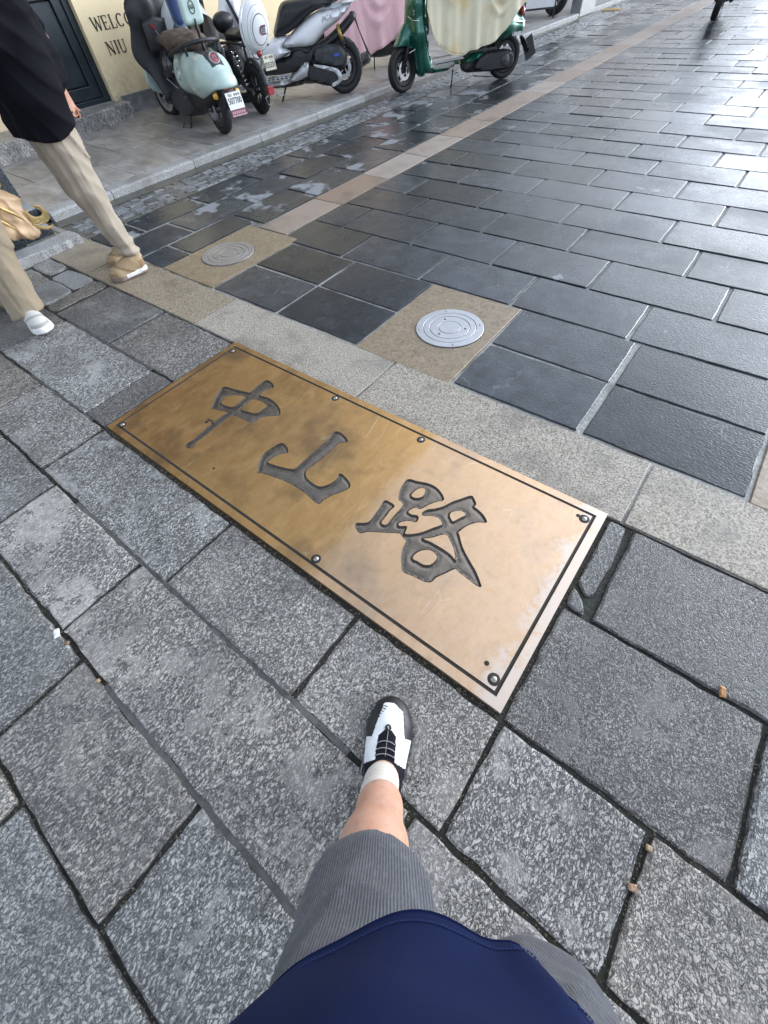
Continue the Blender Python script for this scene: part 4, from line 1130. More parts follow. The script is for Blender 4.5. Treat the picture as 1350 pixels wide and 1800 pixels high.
def plate(parent, origin, xdir, ydir, w, h, digits, base=M_PLATE, footer=None):
    m4 = frame4(origin, xdir, ydir)
    b = MB(); b.box((-w/2,-h/2,-.002),(w/2,h/2,.0)); o = b.build('licence_plate', base, parent, bevel=.001); o.matrix_local = m4
    text_mesh('plate_number', digits, h*.50, Matrix.Translation((0,-h*(.02 if footer else .17),.0008)), M_INKP, o, sx=.80 if len(digits) > 5 else 1, bold=.001)
    tb = MB(); rr_ = random.Random(len(digits)+int(w*1e4))
    for gx in (-.30, -.16, .08, .22, .34):
        s = h*.075
        for k in range(3): 
            a = rr_.uniform(-s,s); tb.box((gx*w+a-s*.16,h*.33-s,.0003),(gx*w+a+s*.16,h*.33+s,.0008))
            tb.box((gx*w-s,h*.33+a-s*.14,.0003),(gx*w+s,h*.33+a+s*.14,.0009))
    tb.build('plate_marks', M_INKP, o)
    if footer:
        f_ = MB(); f_.box((-w/2,-h/2-.055,-.002),(w/2,-h/2-.002,.0)); f_.build('plate_advert', M_MAROON, o)
        g_ = MB(); g_.box((-w/2,-h/2-.055,.0002),(w/2,-h/2-.044,.0008))
        for k in range(7): g_.box((-w*.42+k*w*.125,-h/2-.036,.0002),(-w*.42+k*w*.125+w*.08,-h/2-.014,.0008))
        g_.build('plate_advert_marks', plain('faded pink print', (.45,.28,.3), .5), o)
    return o

def loft(name, secs, mat, parent, n=28, cap=True, smooth=True):
    """secs: (x, z centre, half width, half height, exponent, y centre)"""
    V = []; F = []
    for (x, zc, hw, hh, ex, yc) in secs:
        for k in range(n):
            a = 2*math.pi*k/n; c, s = math.cos(a), math.sin(a)
            V.append((x, yc+hw*np.sign(c)*abs(c)**(2/ex), zc+hh*np.sign(s)*abs(s)**(2/ex)))
    for i in range(len(secs)-1):
        for k in range(n): F.append((i*n+k, (i+1)*n+k, (i+1)*n+(k+1) % n, i*n+(k+1) % n))
    if cap: F.append(tuple(range(n))); F.append(tuple((len(secs)-1)*n+k for k in reversed(range(n))))
    return autosmooth(mesh(name, V, F, parent, mat), 45)

def spring(mb, a, b, r, turns, t=.006):
    a = Vector(a); b = Vector(b); d = b-a; u = d.orthogonal().normalized(); w = d.normalized().cross(u)
    pts = [a+d*(i/(turns*10))+(u*math.cos(2*math.pi*i/10)+w*math.sin(2*math.pi*i/10))*r for i in range(turns*10+1)]
    mb.tube(pts, t, 5)

def handlebar(parent, x, z, w=.34, mirror=True):
    b = MB(); b.tube([(x-.10,-w,z),(x-.02,-w*.55,z+.03),(x+.03,0,z+.02),(x-.02,w*.55,z+.03),(x-.10,w,z)], .013, 8); h_ = b.build('handlebar', M_PLAS, parent, True)
    for s in (-1, 1):
        g_ = MB(); g_.tube([(x-.10,s*w,z),(x-.05,s*w*.72,z+.018)], .018, 10); g_.build('grip', M_PLAS2, h_, True)
        l_ = MB(); l_.tube([(x-.01,s*w*.6,z+.02),(x+.0,s*w*.98,z-.01)], .006, 6); l_.build('brake_lever', M_CHROME, h_, True)
        if mirror:
            m_ = MB(); m_.tube([(x-.02,s*w*.6,z+.03),(x-.0,s*w*.75,z+.20)], .006, 6); m_.build('mirror_stem', M_PLAS, h_, True)
            mm = SDF((x-.06,s*w*.8-.10,z+.16),(x+.06,s*w*.8+.10,z+.32),.008); mm.rc((x,s*w*.8-.03,z+.24),(x,s*w*.8+.03,z+.24),.045,.045,.01,(.4,1,1)); mm.build('mirror', M_PLAS, h_)
    return h_

# ---------- mint scooter seen from behind
def mint_scooter():
    px, py = -5.513, 3.985
    t = thing('scooter', 'mint green electric scooter with brown seat cover and a mint headrest, rear towards us', 'scooter', (px, py, sw(px)), math.atan2(.299, -1.5), 'scooters parked along the kerb')
    wheel(t, .03, .215, .095, .145, disc=None, spokes=6, rimmat=M_PLAS2)
    wheel(t, 1.53, .215, .09, .150, spokes=5, rimmat=P_SILV, steer=.18)
    # rear shell, swollen towards the tail
    B = SDF((-.45,-.26,.22),(.62,.26,.80),.0105)
    B.rc((.44,0,.53),(.14,0,.535),.165,.178,.06,(1,1.12,.86)); B.rc((.14,0,.535),(-.08,0,.505),.178,.165,.08,(1,1.13,.86)); B.rc((-.08,0,.505),(-.27,0,.445),.165,.118,.08,(1,1.15,.86)); B.rc((.44,.0,.43),(.05,0,.40),.16,.14,.08,(1,1.2,.8)); B.rc((.05,0,.42),(-.24,0,.42),.14,.11,.08,(1,1.22,.7))
    def cut(D, X, Y, Z):
        low = .29+.12*np.clip((.18-X)/.5, 0, 1)**1.2
        D = np.maximum(D, low-Z)
        D = np.maximum(D, Z-(.665+.0*X))
        return np.maximum(D, X-.52)
    B.field(cut)
    def pick(C):
        cen = (np.abs(C[:,1]) < .075+.06*np.clip((C[:,0]+.22)/.5,0,1)) & (C[:,2] > .45) & (C[:,0] > -.27) & (C[:,2] > .43-.35*(C[:,0]+.05))
        cen &= C[:,2] > .42
        return np.where(cen & (C[:,0] < .12), 1, 0)
    B.build(['rear_shell', 'rear_panel'], [P_MINT, M_PLAS2], t, pick)
    # round tail lamp with ring
    nrm = Vector((-.80, 0, .60)); base = Vector(B.surf((-.06,0,.50), tuple(nrm)))+nrm*.004
    m4 = frame4(base, (0,-1,0), (nrm.cross(Vector((0,-1,0)))))
    q = MB(); q.lathe([(.040,.004),(.043,.013),(.052,.013),(.058,.002),(.058,-.03)], 32, 'Z'); o = q.build('tail_lamp', M_GREYP, t, True); o.matrix_local = m4
    q = MB(); q.lathe([(0,.010),(.030,.009),(.041,.005),(.041,-.02)], 32, 'Z'); q.build('red_lens', M_RED, o, True)
    text_mesh('emblem', 'AA', .040, Matrix.Translation((0,0,.0125)), M_GREYP, o, .001)
    # seat with brown cover, grab rail, headrest
    S = SDF((.02,-.26,.62),(.98,.26,.92),.011)
    S.rc((.16,0,.715),(.45,0,.715),.09,.10,.05,(1,1.85,.80)); S.rc((.45,0,.72),(.82,0,.725),.10,.075,.05,(1,1.75,.80))
    S.field(lambda D, X, Y, Z: np.maximum(D+.005*np.sin(X*38+Y*22)+.003*np.sin(Y*60-X*25), .625-Z-.03*np.sin(X*14)))
    S.build('seat', M_BROWN, t)
    G = MB(); G.tube([(.40,.225,.64),(.16,.23,.685),(.0,.205,.72),(-.06,.10,.735),(-.065,0,.74),(-.06,-.10,.735),(.0,-.205,.72),(.16,-.23,.685),(.40,-.225,.64)], .0175, 10); gr = G.build('grab_rail', M_PLAS, t, True)
    for s in (-1, 1):
        q = MB(); q.tube([(.03,s*.19,.72),(.08,s*.15,.62)], .013, 8); q.build('rail_bracket', M_PLAS, gr, True)
    q = MB(); q.bar((-.06,-.0,.62),(-.012,0,.88), .044, .016, up=(0,1,0)); br = q.build('backrest_bracket', M_IRON, t, bevel=.003)
    q = MB()
    for k in range(4): q.lathe([(0,.001),(.007,.001),(.007,0)], 10, 'X', (-.048+.0100*k-.008,0,.70+.040*k))
    q.build('bracket_hole', M_GREYP, br)
    H = SDF((-.10,-.22,.74),(.12,.22,1.12),.009); H.box((.01,0,.945),(.034,.112,.108),.033,.01); H.field(lambda D,X,Y,Z: D+1.2*np.maximum(0,(np.abs(Y)*np.abs(Z-.945)-.0062)))
    hr = H.build('headrest', P_MINT, t)
    m4 = frame4((-.0265,0.0,.955), (0,-1,0), (0,0,1))
    q = MB()
    rg = [(.030*math.cos(a), .042*math.sin(a)) for a in np.linspace(0, 2*math.pi, 33)]
    q.tube([(x, y, .001) for x, y in rg], .0032, 6, cap=False); em = q.build('emblem_ring', M_INKP, hr); em.matrix_local = m4
    em2 = text_mesh('emblem', 'AA', .045, m4@Matrix.Translation((0,0,.002)), M_INKP, hr, .001, sx=.78)
    # flank badge and script, left side (towards us)
    for s in (1,):
        m4 = frame4((.36, B.surf((.36,0,.50),(0,1,0))[1]+.002, .50), (-1,.05,0), (0,-.15,1)); q = MB(); q.tube([(.026*math.cos(a), .048*math.sin(a), .004) for a in np.linspace(0, 2*math.pi, 25)], .005, 6, cap=False); o = q.build('flank_badge', M_CHROME, t); o.matrix_local = m4
        text_mesh('script_badge', 'GT', .075, frame4((-.03,B.surf((-.03,0,.42),(0,1,0))[1]+.003,.42), (-1,-.34,-.1), (0,-.35,1)), P_SILV, t, .004, shear=.3)
        q = MB(); q.lathe([(.0,.006),(.010,.006),(.013,.002)], 14, 'Y', (-.12,.168,.48)); o = q.build('lock', M_CHROME, t, True)
    # dark lower bodywork, belly, battery box
    puff('lower_body', [(.62,.16),(.15,.20),(-.12,.30),(-.30,.42),(-.20,.46),(.10,.40),(.42,.42),(.60,.36)], .13, M_PLAS, t, edge=.05)
    puff('floor_board', [(.52,.20),(1.16,.17),(1.24,.24),(1.14,.27),(.60,.27),(.50,.30)], .17, M_PLAS, t, edge=.04)
    puff('battery_box', [(.45,.14),(.78,.10),(.92,.18),(.88,.32),(.62,.36),(.45,.30)], .18, M_PLAS2, t, edge=.04)
    # front: leg shield, column, fender
    L = SDF((.95,-.34,.10),(1.75,.34,1.20),.013)
    L.rc((1.10,0,.26),(1.24,0,.62),.10,.15,.05,(.35,1.75,1)); L.rc((1.24,0,.62),(1.18,0,.94),.15,.145,.05,(.35,1.75,1)); L.rc((1.26,0,.45),(1.18,0,.98),.07,.07,.04)
    L.build('leg_shield', M_PLAS, t)
    L2 = SDF((1.05,-.34,.24),(1.95,.34,1.12),.013)
    L2.rc((1.30,0,.40),(1.34,0,.72),.17,.14,.05,(.45,1.55,.9)); L2.rc((1.40,0,.36),(1.46,0,.44),.15,.12,.05,(.6,1.5,.8)); L2.rc((1.34,0,.72),(1.24,0,.98),.13,.10,.05,(.45,1.3,1)); L2.field(lambda D,X,Y,Z: np.maximum(D, (1.27-.2*(Z-.5))-X)); L2.build('front_apron', P_MINT, t)
    Fd = SDF((1.25,-.12,.14),(1.84,.12,.52),.010); Fd.rc((1.53,0,.215),(1.53,0,.215),.262,.262,0,(1,.30,1)); Fd.field(lambda D,X,Y,Z: np.maximum(np.maximum(D,-(np.hypot(X-1.53,Z-.215)-.232)), np.maximum(.20-Z-.35*(1.5-X), X-1.75)))
    Fd.build('front_fender', P_MINT, t)
    q = MB()
    for s in (-1,1): q.tube([(1.53,s*.07,.215),(1.36,s*.06,.62)], .018, 8)
    q.build('fork', M_PLAS, t, True)
    handlebar(t, 1.16, 1.06, .33)
    q = SDF((.98,-.14,.94),(1.36,.14,1.20),.011); q.rc((1.20,0,1.04),(1.12,0,1.10),.09,.07,.03,(1,1.3,.8)); q.build('handlebar_cowl', M_PLAS, t)
    q = MB(); q.bar((1.075,-.06,1.10),(1.06,.06,1.10), .01, .05); q.build('display', M_GLASS, t)
    # storage box in the shield
    puff('glove_box', [(1.06,.62),(1.14,.62),(1.12,.86),(1.06,.86)], .15, M_PLAS, t, edge=.03)
    q = MB(); q.bar((1.052,.03,.80),(1.060,.07,.84), .012, .02); q.build('warning_tag', M_RED, t)
    # rear fender with lamp and plate
    puff('rear_fender', [(-.24,.46),(-.33,.43),(-.36,.30),(-.30,.22),(-.27,.28),(-.20,.40)], .075, M_PLAS, t, edge=.02)
    q = MB(); q.box((-.352,-.055,.395),(-.325,.055,.43)); q.build('brake_lamp', M_RED, t, bevel=.004)
    for s in (-1, 1):
        q = SDF((-.36,s*.14-.05,.30),(-.20,s*.14+.05,.42),.006); q.rc((-.28,s*.125,.36),(-.28,s*.145,.36),.024,.020,.005,(.6,1,1.25)); o = q.build('indicator', M_AMB, t)
        st_ = MB(); st_.tube([(-.27,s*.06,.36),(-.28,s*.12,.36)], .010, 6); st_.build('stem', M_PLAS, o)
    plate(t, (-.405,-.02,.315), (0,-1,0), (.30,0,.95), .185, .135, '507700', M_PLATE, True)
    # hub motor cover, swing arm, stand
    q = MB(); q.lathe([(0,.075),(.06,.072),(.085,.06),(.088,.03)], 28, 'Y', (.10,0,.20)); q.build('motor_cover', M_GREYP, t, True)
    q = MB(); q.tube([(.03,.075,.215),(.45,.09,.24)], .022, 8).tube([(.03,-.075,.215),(.45,-.09,.24)], .022, 8); q.build('swing_arm', M_IRON, t, True)
    q = MB(); spring(q, (.06,.10,.24), (.22,.11,.46), .026, 7); spring(q, (.06,-.10,.24), (.22,-.11,.46), .026, 7); q.build('shock_absorber', M_IRON, t)
    q = MB(); q.tube([(.62,.10,.16),(.64,.16,.0)], .011, 8).tube([(.64,.16,.006),(.74,.22,.012)], .009, 6).tube([(.74,.22,.012),(.78,.17,.05)], .006, 6); q.build('side_stand', M_PLAS, t, True)
    R = Matrix.Rotation(math.atan2(.299, -1.5), 3, 'Z'); v = R@Vector((.93, .03, .50))
    hp = thing('helmet', 'black open helmet hanging in the foot well of the mint scooter', 'helmet', (px+v.x, py+v.y, sw(px)+v.z), math.atan2(.299, -1.5))
    q = SDF((-.20,-.20,-.16),(.20,.20,.20),.009); q.rc((0,0,0),(0,0,.02),.135,.135,.02,(1,.92,.98)); q.field(lambda D,X,Y,Z: np.maximum(np.maximum(D, -D-.018), np.minimum(X+.035,.9)-.10*0 if False else -.075-Z)); q.build('shell', P_BLACKG, hp)
    q = MB(); q.tube([(-.130,-.06,-.02),(-.142,0,-.03),(-.130,.06,-.02)], .010, 6); q.build('trim', M_GREYP, hp, True)
    q = MB(); q.tube([(-.03,-.12,-.07),(-.09,-.06,-.16),(-.10,.0,-.30),(-.06,.02,-.40)], .006, 6).tube([(-.03,.12,-.07),(-.09,.05,-.16),(-.10,.0,-.30)], .006, 6); q.build('strap', M_GREYP, hp, True)
    q = MB(); q.tube([(.03,-.03,.12),(.10,-.02,.24),(.14,0,.30)], .005, 6); q.build('hanging_strap', M_GREYP, hp, True)
    return t

# ---------- two-saddle electric bike with the round white hard hat hung on its tail
def black_ebike():
    px, py = -5.677, 4.813
    rz = math.atan2(.299, -1.5)
    t = thing('electric_bike', 'black two saddle electric bike between the mint scooter and the white scooter', 'electric bike', (px, py, sw(px)), rz, 'scooters parked along the kerb')
    wheel(t, .10, .225, .085, .150, spokes=6, rimmat=M_PLAS)
    wheel(t, 1.22, .225, .085, .150, spokes=6, rimmat=M_PLAS)
    Fd = SDF((-.24,-.11,.10),(.40,.11,.52),.010); Fd.rc((.10,0,.225),(.10,0,.225),.272,.272,0,(1,.32,1)); Fd.field(lambda D,X,Y,Z: np.maximum(np.maximum(D,-(np.hypot(X-.10,Z-.225)-.245)), .24-Z-.55*(X+.10)))
    Fd.build('rear_fender', M_PLAS2, t)
    q = MB(); q.box((-.235,-.042,.20),(-.205,.042,.275)); q.build('fender_reflector', M_RED, t, bevel=.006)
    q = MB(); q.tube([(-.19,0,.22),(-.26,.02,.14),(-.27,.10,.13),(-.25,.11,.19),(-.22,.05,.20)], .005, 6).tube([(-.20,-.05,.24),(-.28,-.06,.18),(-.28,-.14,.18),(-.24,-.14,.24)], .005, 6); q.bar((-.23,-.06,.19),(-.26,-.14,.20), .05, .004); q.build('plate_stay', M_GREYP, t)
    # frame
    q = MB(); q.tube([(.10,.10,.225),(.34,.105,.30),(.60,.09,.26)], .020, 8).tube([(.10,-.10,.225),(.34,-.105,.30),(.60,-.09,.26)], .020, 8).tube([(-.20,.10,.60),(.30,.11,.62),(.75,.09,.60)], .014, 8).tube([(-.20,-.10,.60),(.30,-.11,.62),(.75,-.09,.60)], .014, 8).tube([(-.20,.10,.60),(-.22,0,.60),(-.20,-.10,.60)], .014, 8).tube([(.60,0,.26),(1.02,0,.28),(1.10,0,.62),(1.03,0,.95)], .03, 8).tube([(.34,.10,.30),(.40,.10,.60)], .016, 8).tube([(.34,-.10,.30),(.40,-.10,.60)], .016, 8); q.build('frame', M_PLAS, t, True)
    for s in (1,-1):
        q = MB(); q.bar((.60,s*.13,.22),(.52,s*.13,.58), .055, .022, up=(0,1,0)); q.build('silver_frame_bar', P_SILV, t, bevel=.008)
    q = MB(); spring(q, (.14,.10,.26), (.30,.11,.56), .026, 8); spring(q, (.14,-.10,.26), (.30,-.11,.56), .026, 8); q.build('shock_absorber', M_CHROME, t)
    puff('battery_box', [(.40,.30),(.78,.26),(.80,.54),(.46,.56)], .10, M_PLAS, t, edge=.03)
    # two saddles
    S = SDF((.46,-.18,.58),(.92,.18,.90),.010); S.rc((.60,0,.755),(.76,0,.755),.105,.055,.05,(1.05,1.15,.78)); S.rc((.55,.0,.79),(.57,0,.79),.06,.06,.05,(1,1.7,.8)); S.build('saddle', M_SEAT, t)
    S = SDF((-.02,-.18,.60),(.50,.18,.78),.010); S.rc((.12,0,.675),(.36,0,.675),.085,.085,.05,(1,1.45,.62)); S.build('rear_saddle', M_SEAT, t)
    q = MB(); q.tube([(.58,0,.62),(.60,0,.70)], .022, 10); q.build('seat_post', M_IRON, t, True)
    q = SDF((-.26,-.09,.48),(-.16,.09,.60),.007); q.rc((-.205,.04,.545),(-.215,.04,.545),.033,.028,.005); q.build('tail_lamp', M_RED, t)
    plate(t, (-.245,-.05,.465), (0,-1,0), (.18,0,.98), .15, .125, '035331', M_PLATEY)
    q = MB(); q.tube([(1.22,.07,.225),(1.08,.06,.80)], .016, 8).tube([(1.22,-.07,.225),(1.08,-.06,.80)], .016, 8); q.build('fork', M_PLAS, t, True)
    handlebar(t, 1.02, .98, .30, False)
    q = MB(); q.bar((.45,.16,.20),(.60,.17,.19), .06, .014); q.bar((.45,-.16,.20),(.60,-.17,.19), .06, .014); q.build('foot_rest', M_PLAS2, t)
    q = MB(); q.tube([(.50,.10,.22),(.50,.20,.0)], .010, 8); q.build('side_stand', M_PLAS, t, True)
    # the helmet, hung on the rear rack
    R = Matrix.Rotation(rz, 3, 'Z')
    def W(p): v = R@Vector(p); return (px+v.x, py+v.y, sw(px)+v.z)
    h_ = thing('helmet', 'round white helmet with grey ring hanging on the tail of the black electric bike', 'helmet', W((-.19,.02,.75)), rz)
    h_.rotation_euler = (0, rad(-14), rz)
    def shell(nm, r0, r1, mt, par, off=0.0):
        # dome opening towards +x, crown towards -x
        prof = []
        for k in range(13):
            rr = r0+(r1-r0)*k/12; prof.append((rr, -.125*math.sqrt(max(0, 1-(rr/.182)**2.6))-off))
        b_ = MB(); b_.lathe([(r, x) for r, x in prof], 48, 'X'); o = b_.build(nm, mt, par, True); o.scale = (1, .93, 1.16); return o
    sh_ = shell('shell', .0, .1815, P_WHITE, h_)
    b_ = MB(); b_.lathe([(.182,-.0),(.196,.006),(.198,.016),(.186,.022),(.176,.01)], 48, 'X'); o = b_.build('brim', P_WHITE, h_, True); o.scale = (1,.93,1.16)
    shell('grey_ring', .098, .107, M_GREYP, h_, .0015); shell('outer_line', .150, .1525, M_GREYP, h_, .0012); shell('inner_line', .122, .124, M_GREYP, h_, .0012)
    # rounded U mark
    q = MB(); U = [(-.062,-.030),(-.02,-.030)]+[(-.02+.030*math.sin(a), -.030*math.cos(a)) for a in np.linspace(.2, math.pi-.2, 9)]+[(-.02,.030),(-.062,.030)]
    q.tube([(-.128-.0, u, v) for u, v in U], .007, 6); o = q.build('mark', M_MAROON, h_)
    q = MB(); q.box((-.128,-.060,-.020),(-.124,-.008,.020)); q.build('mark_fill', M_GREYP, h_)
    q = MB(); q.tube([(0,-.15,-.06),(.02,-.05,-.25),(.01,0,-.27),(.02,.05,-.25),(0,.15,-.06)], .006, 6); q.build('strap', M_PLAS, h_)
    b_ = MB(); b_.lathe([(0,.006),(.17,.006)], 40, 'X'); o = b_.build('lining', M_PLAS, h_); o.scale = (1,.93,1.16)
    return t

# ---------- white maxi scooter
def white_scooter():
    px, py = -5.424, 6.117
    t = thing('scooter', 'white maxi scooter with a black stepped seat seen from its side', 'scooter', (px, py, sw(px)), math.atan2(-.66, -.75), 'scooters parked along the kerb')
    wheel(t, .0, .262, .135, .175, spokes=5, rimmat=M_PLAS, disc=.11)
    wheel(t, 1.42, .262, .115, .180, spokes=5, rimmat=M_PLAS, disc=.12)
    puff('side_panel', [(.79,.49),(.44,.46),(.30,.51),(.18,.585),(.0,.655),(-.17,.76),(-.14,.785),(.05,.76),(.26,.755),(.46,.685),(.64,.595)], .185, P_WHITE, t, edge=.09, smooth_n=2)
    puff('tail_cowl', [(.40,.68),(.26,.755),(.04,.80),(-.24,.835),(-.34,.86),(-.26,.80),(-.1,.775),(.2,.74)], .155, P_WHITE, t, edge=.06, smooth_n=2)
    q = MB(); q.box((-.325,-.10,.80),(-.30,.10,.845)); q.build('tail_lamp', M_RED, t, bevel=.008)
    puff('front_side_panel', [(1.0,.36),(.71,.42),(.65,.47),(.77,.495),(.66,.585),(.91,.575),(1.08,.46)], .175, P_WHITE, t, edge=.06, smooth_n=2)
    puff('tunnel', [(1.02,.36),(.71,.41),(.62,.48),(.44,.455),(.34,.49),(.40,.33),(.60,.26),(1.1,.25)], .165, M_PLAS, t, edge=.03, smooth_n=2)
    puff('seat', [(.86,.585),(.79,.73),(.70,.845),(.56,.865),(.30,.87),(.12,.86),(-.06,.90),(-.18,.88),(.0,.81),(.28,.755),(.46,.685),(.66,.60)], .165, M_SEAT, t, edge=.07, smooth_n=3)
    for s in (1, -1):
        q = MB(); y = s*.175
        q.add([(1.07,y+s*.07,.225),(.84,y+s*.01,.265),(.69,y+s*.01,.26),(.75,y+s*.07,.222)], [(0,1,2,3),(3,2,1,0)]); fb = q.build('foot_board', P_SILV, t)
        q = MB()
        for k in range(5):
            for j in range(2): 
                xx = .76+k*.058; yy = y+s*(.028+.028*j); q.bar((xx,yy,.248-.012*j),(xx+.034,yy,.248-.012*j), .013, .008)
        q.build('grip_pad', M_PLAS, fb)
        puff('side_sill', [(1.06,.215),(.75,.215),(.54,.335),(.45,.335),(.49,.25),(.55,.21),(1.05,.15)], .030, P_SILV, t, y0=s*.205, edge=.03, smooth_n=2)
        q = MB(); q.tube([(.50,s*.21,.345),(.50,s*.27,.345)], .012, 8); q.bar((.50,s*.25,.35),(.45,s*.26,.35), .03, .015); q.build('passenger_peg', P_SILV, t)
    puff('belly', [(1.0,.15),(.54,.21),(.54,.16),(.62,.125),(.95,.12)], .13, M_PLAS, t, edge=.03)
    puff('air_box', [(.38,.40),(.36,.44),(.27,.475),(.03,.475),(-.06,.385),(-.045,.29),(.05,.265),(.18,.29),(.36,.33)], .045, M_PLAS2, t, y0=.135, edge=.03, smooth_n=2)
    q = MB(); q.box((.035,.181,.375),(.105,.1835,.40)); q.build('blue_sticker', plain('blue print', (.05,.10,.45), .4), t)
    puff('belt_case', [(.42,.33),(.15,.275),(.05,.235),(.03,.15),(.16,.095),(.52,.19),(.50,.30)], .05, M_PLAS, t, y0=.12, edge=.03, smooth_n=2)
    puff('case_trim', [(.38,.325),(.15,.283),(.05,.24),(.03,.15),(.16,.10),(.17,.135),(.08,.16),(.10,.22),(.17,.25),(.36,.30)], .014, P_SILV, t, y0=.172, edge=.02, smooth_n=2)
    puff('engine', [(.62,.16),(.30,.13),(.16,.12),(.2,.40),(.6,.42)], .09, M_IRON, t, edge=.04)
    puff('rear_frame', [(.70,.50),(.30,.50),(.0,.62),(-.18,.72),(-.22,.66),(.02,.50),(.30,.40),(.60,.40)], .11, M_PLAS, t, edge=.04)
    for s in (1,-1):
        q = MB(); q.tube([(.02,s*.12,.62),(-.02,s*.125,.50)], .024, 10); o = q.build('shock_reservoir', M_GOLDM, t, True)
        q = MB(); spring(q, (-.02,s*.125,.50), (-.05,s*.13,.34), .024, 6); q.build('spring', M_IRON, o)
    puff('rear_fender', [(-.14,.70),(-.20,.66),(-.34,.36),(-.40,.31),(-.37,.36),(-.26,.56),(-.20,.72)], .085, M_PLAS, t, edge=.02, smooth_n=2)
    puff('hugger', [(.20,.42),(.05,.53),(-.12,.50),(-.20,.42),(-.15,.42),(-.06,.47),(.05,.48),(.16,.38)], .075, M_PLAS, t, edge=.02, smooth_n=3)
    plate(t, (-.315,0,.545), (0,-1,0), (.40,0,.90), .21, .15, '', plain('yellow plate', (.60,.40,.06), .4))
    q = MB(); q.tube([(.55,-.12,.18),(.2,-.17,.17),(-.10,-.19,.22),(-.36,-.19,.30)], [.03,.04,.065,.06], 14); ex = q.build('exhaust', M_IRON, t, True)
    q = MB(); q.tube([(-.36,-.19,.30),(-.385,-.19,.308)], .05, 14); q.build('exhaust_tip', P_SILV, ex, True)
    # nose, leg shield, windshield
    L = SDF((.95,-.26,.30),(1.75,.26,1.15),.014)
    L.rc((1.22,0,.48),(1.42,0,.72),.12,.13,.05,(.7,1.5,1)); L.rc((1.42,0,.72),(1.36,0,.98),.13,.09,.05,(.8,1.45,1)); L.rc((1.12,0,.40),(1.26,0,.84),.07,.10,.05,(.6,1.9,1)); L.rc((1.42,0,.70),(1.56,0,.66),.11,.05,.04,(1,1.3,1))
    L.build('front_cowl', P_WHITE, t)
    q = MB(); q.bar((1.20,.205,.66),(1.33,.175,.94), .035, .03, up=(0,1,0)); q.build('cowl_slit', M_PLAS, t)
    for s in (-1,1):
        q = SDF((1.42,s*.09-.08,.62),(1.66,s*.09+.08,.84),.01); q.rc((1.50,s*.07,.72),(1.44,s*.14,.76),.045,.03,.02,(1,1,.7)); q.build('headlight', M_GLASS, t)
    Fd = SDF((1.10,-.12,.18),(1.76,.12,.60),.011); Fd.rc((1.42,0,.262),(1.42,0,.262),.315,.315,0,(1,.27,1)); Fd.field(lambda D,X,Y,Z: np.maximum(np.maximum(D,-(np.hypot(X-1.42,Z-.262)-.28)), .40-Z)); Fd.build('front_fender', P_WHITE, t)
    q = MB(); q.tube([(1.42,.08,.262),(1.26,.07,.70)], .02, 8).tube([(1.42,-.08,.262),(1.26,-.07,.70)], .02, 8); q.build('fork', M_PLAS, t, True)
    puff('windshield', [(1.38,.98),(1.26,1.22),(1.30,1.24),(1.45,1.0)], .16, M_GLASS, t, edge=.03)
    handlebar(t, 1.12, 1.02, .34)
    q = MB(); q.tube([(.81,.13,.15),(.90,.17,.0)], .012, 8); q.build('side_stand', M_PLAS, t, True)
    text_mesh('model_badge', 'PCX', .058, frame4((.145,.194,.700), (-1,.06,.22), (0.1,-.10,1)), M_GREYP, t, .004, shear=.35, sx=1.25)
    return t

# ---------- draped covers
def drape(name, xs, top, half, hemL, hemR, mat, parent, folds, nu=26, seed=0):
    """cloth over a ridge: for each x the cloth runs from the left hem over the top to the right hem"""
    V = []; F = []; nx = len(xs)
    for i, x in enumerate(xs):
        for k in range(nu+1):
            s = -1+2*k/nu         # -1 right hem ... +1 left hem
            a = abs(s); side = 1 if s >= 0 else -1
            hem = hemL(x) if side > 0 else hemR(x); tp = top(x); hw = half(x)
            u = min(1, a/.42); 
            if a < .42:
                y = hw*math.sin(u*math.pi/2); z = tp-hw*.55*(1-math.cos(u*math.pi/2))
            else:
                v = (a-.42)/.58; z0 = tp-hw*.55; y = hw+.02*v; z = z0+(hem-z0)*v
            fx, fy, fz = folds(x, s, max(0, (a-.25)/.75))
            V.append((x+fx, side*y+fy*side, z+fz))
    m = nu+1
    for i in range(nx-1):
        for k in range(nu): F.append((i*m+k, i*m+k+1, (i+1)*m+k+1, (i+1)*m+k))
    o = mesh(name, V, F, parent, mat, True)
    so = o.modifiers.new('solid', 'SOLIDIFY'); so.thickness = .003
    return o
def cloth(name, col, rough=.7, stain=None, sheen=.2):
    q = NT(name); c = q.coord(); n = q.noise(c, 6, 6, .65); n2 = q.noise(c, 140, 3); n3 = q.noise(c, 2.6, 4)
    cc = q.mix(q.math('MULTIPLY', n, .5), col, tuple(x*.72 for x in col))
    if stain: cc = q.mix(q.ramp(n3, [(.48, 0.0), (.62, .8)]), cc, stain)
    q.set(Base_Color=cc, Roughness=rough, Sheen_Weight=sheen); q.bump(q.math('ADD', n, q.math('MULTIPLY', n2, .3)), .25, .006); return q.m
M_CRCLOTH = cloth('cream cover cloth', (.74,.67,.48), .7, (.60,.42,.16))
M_PKCLOTH = cloth('pink cover cloth', (.90,.56,.60), .45)
M_SVCLOTH = cloth('silver cover cloth', (.62,.63,.64), .36)

def interp(tab): 
    X = [p[0] for p in tab]; Zz = [p[1] for p in tab]
    return lambda x: float(np.interp(x, X, Zz))

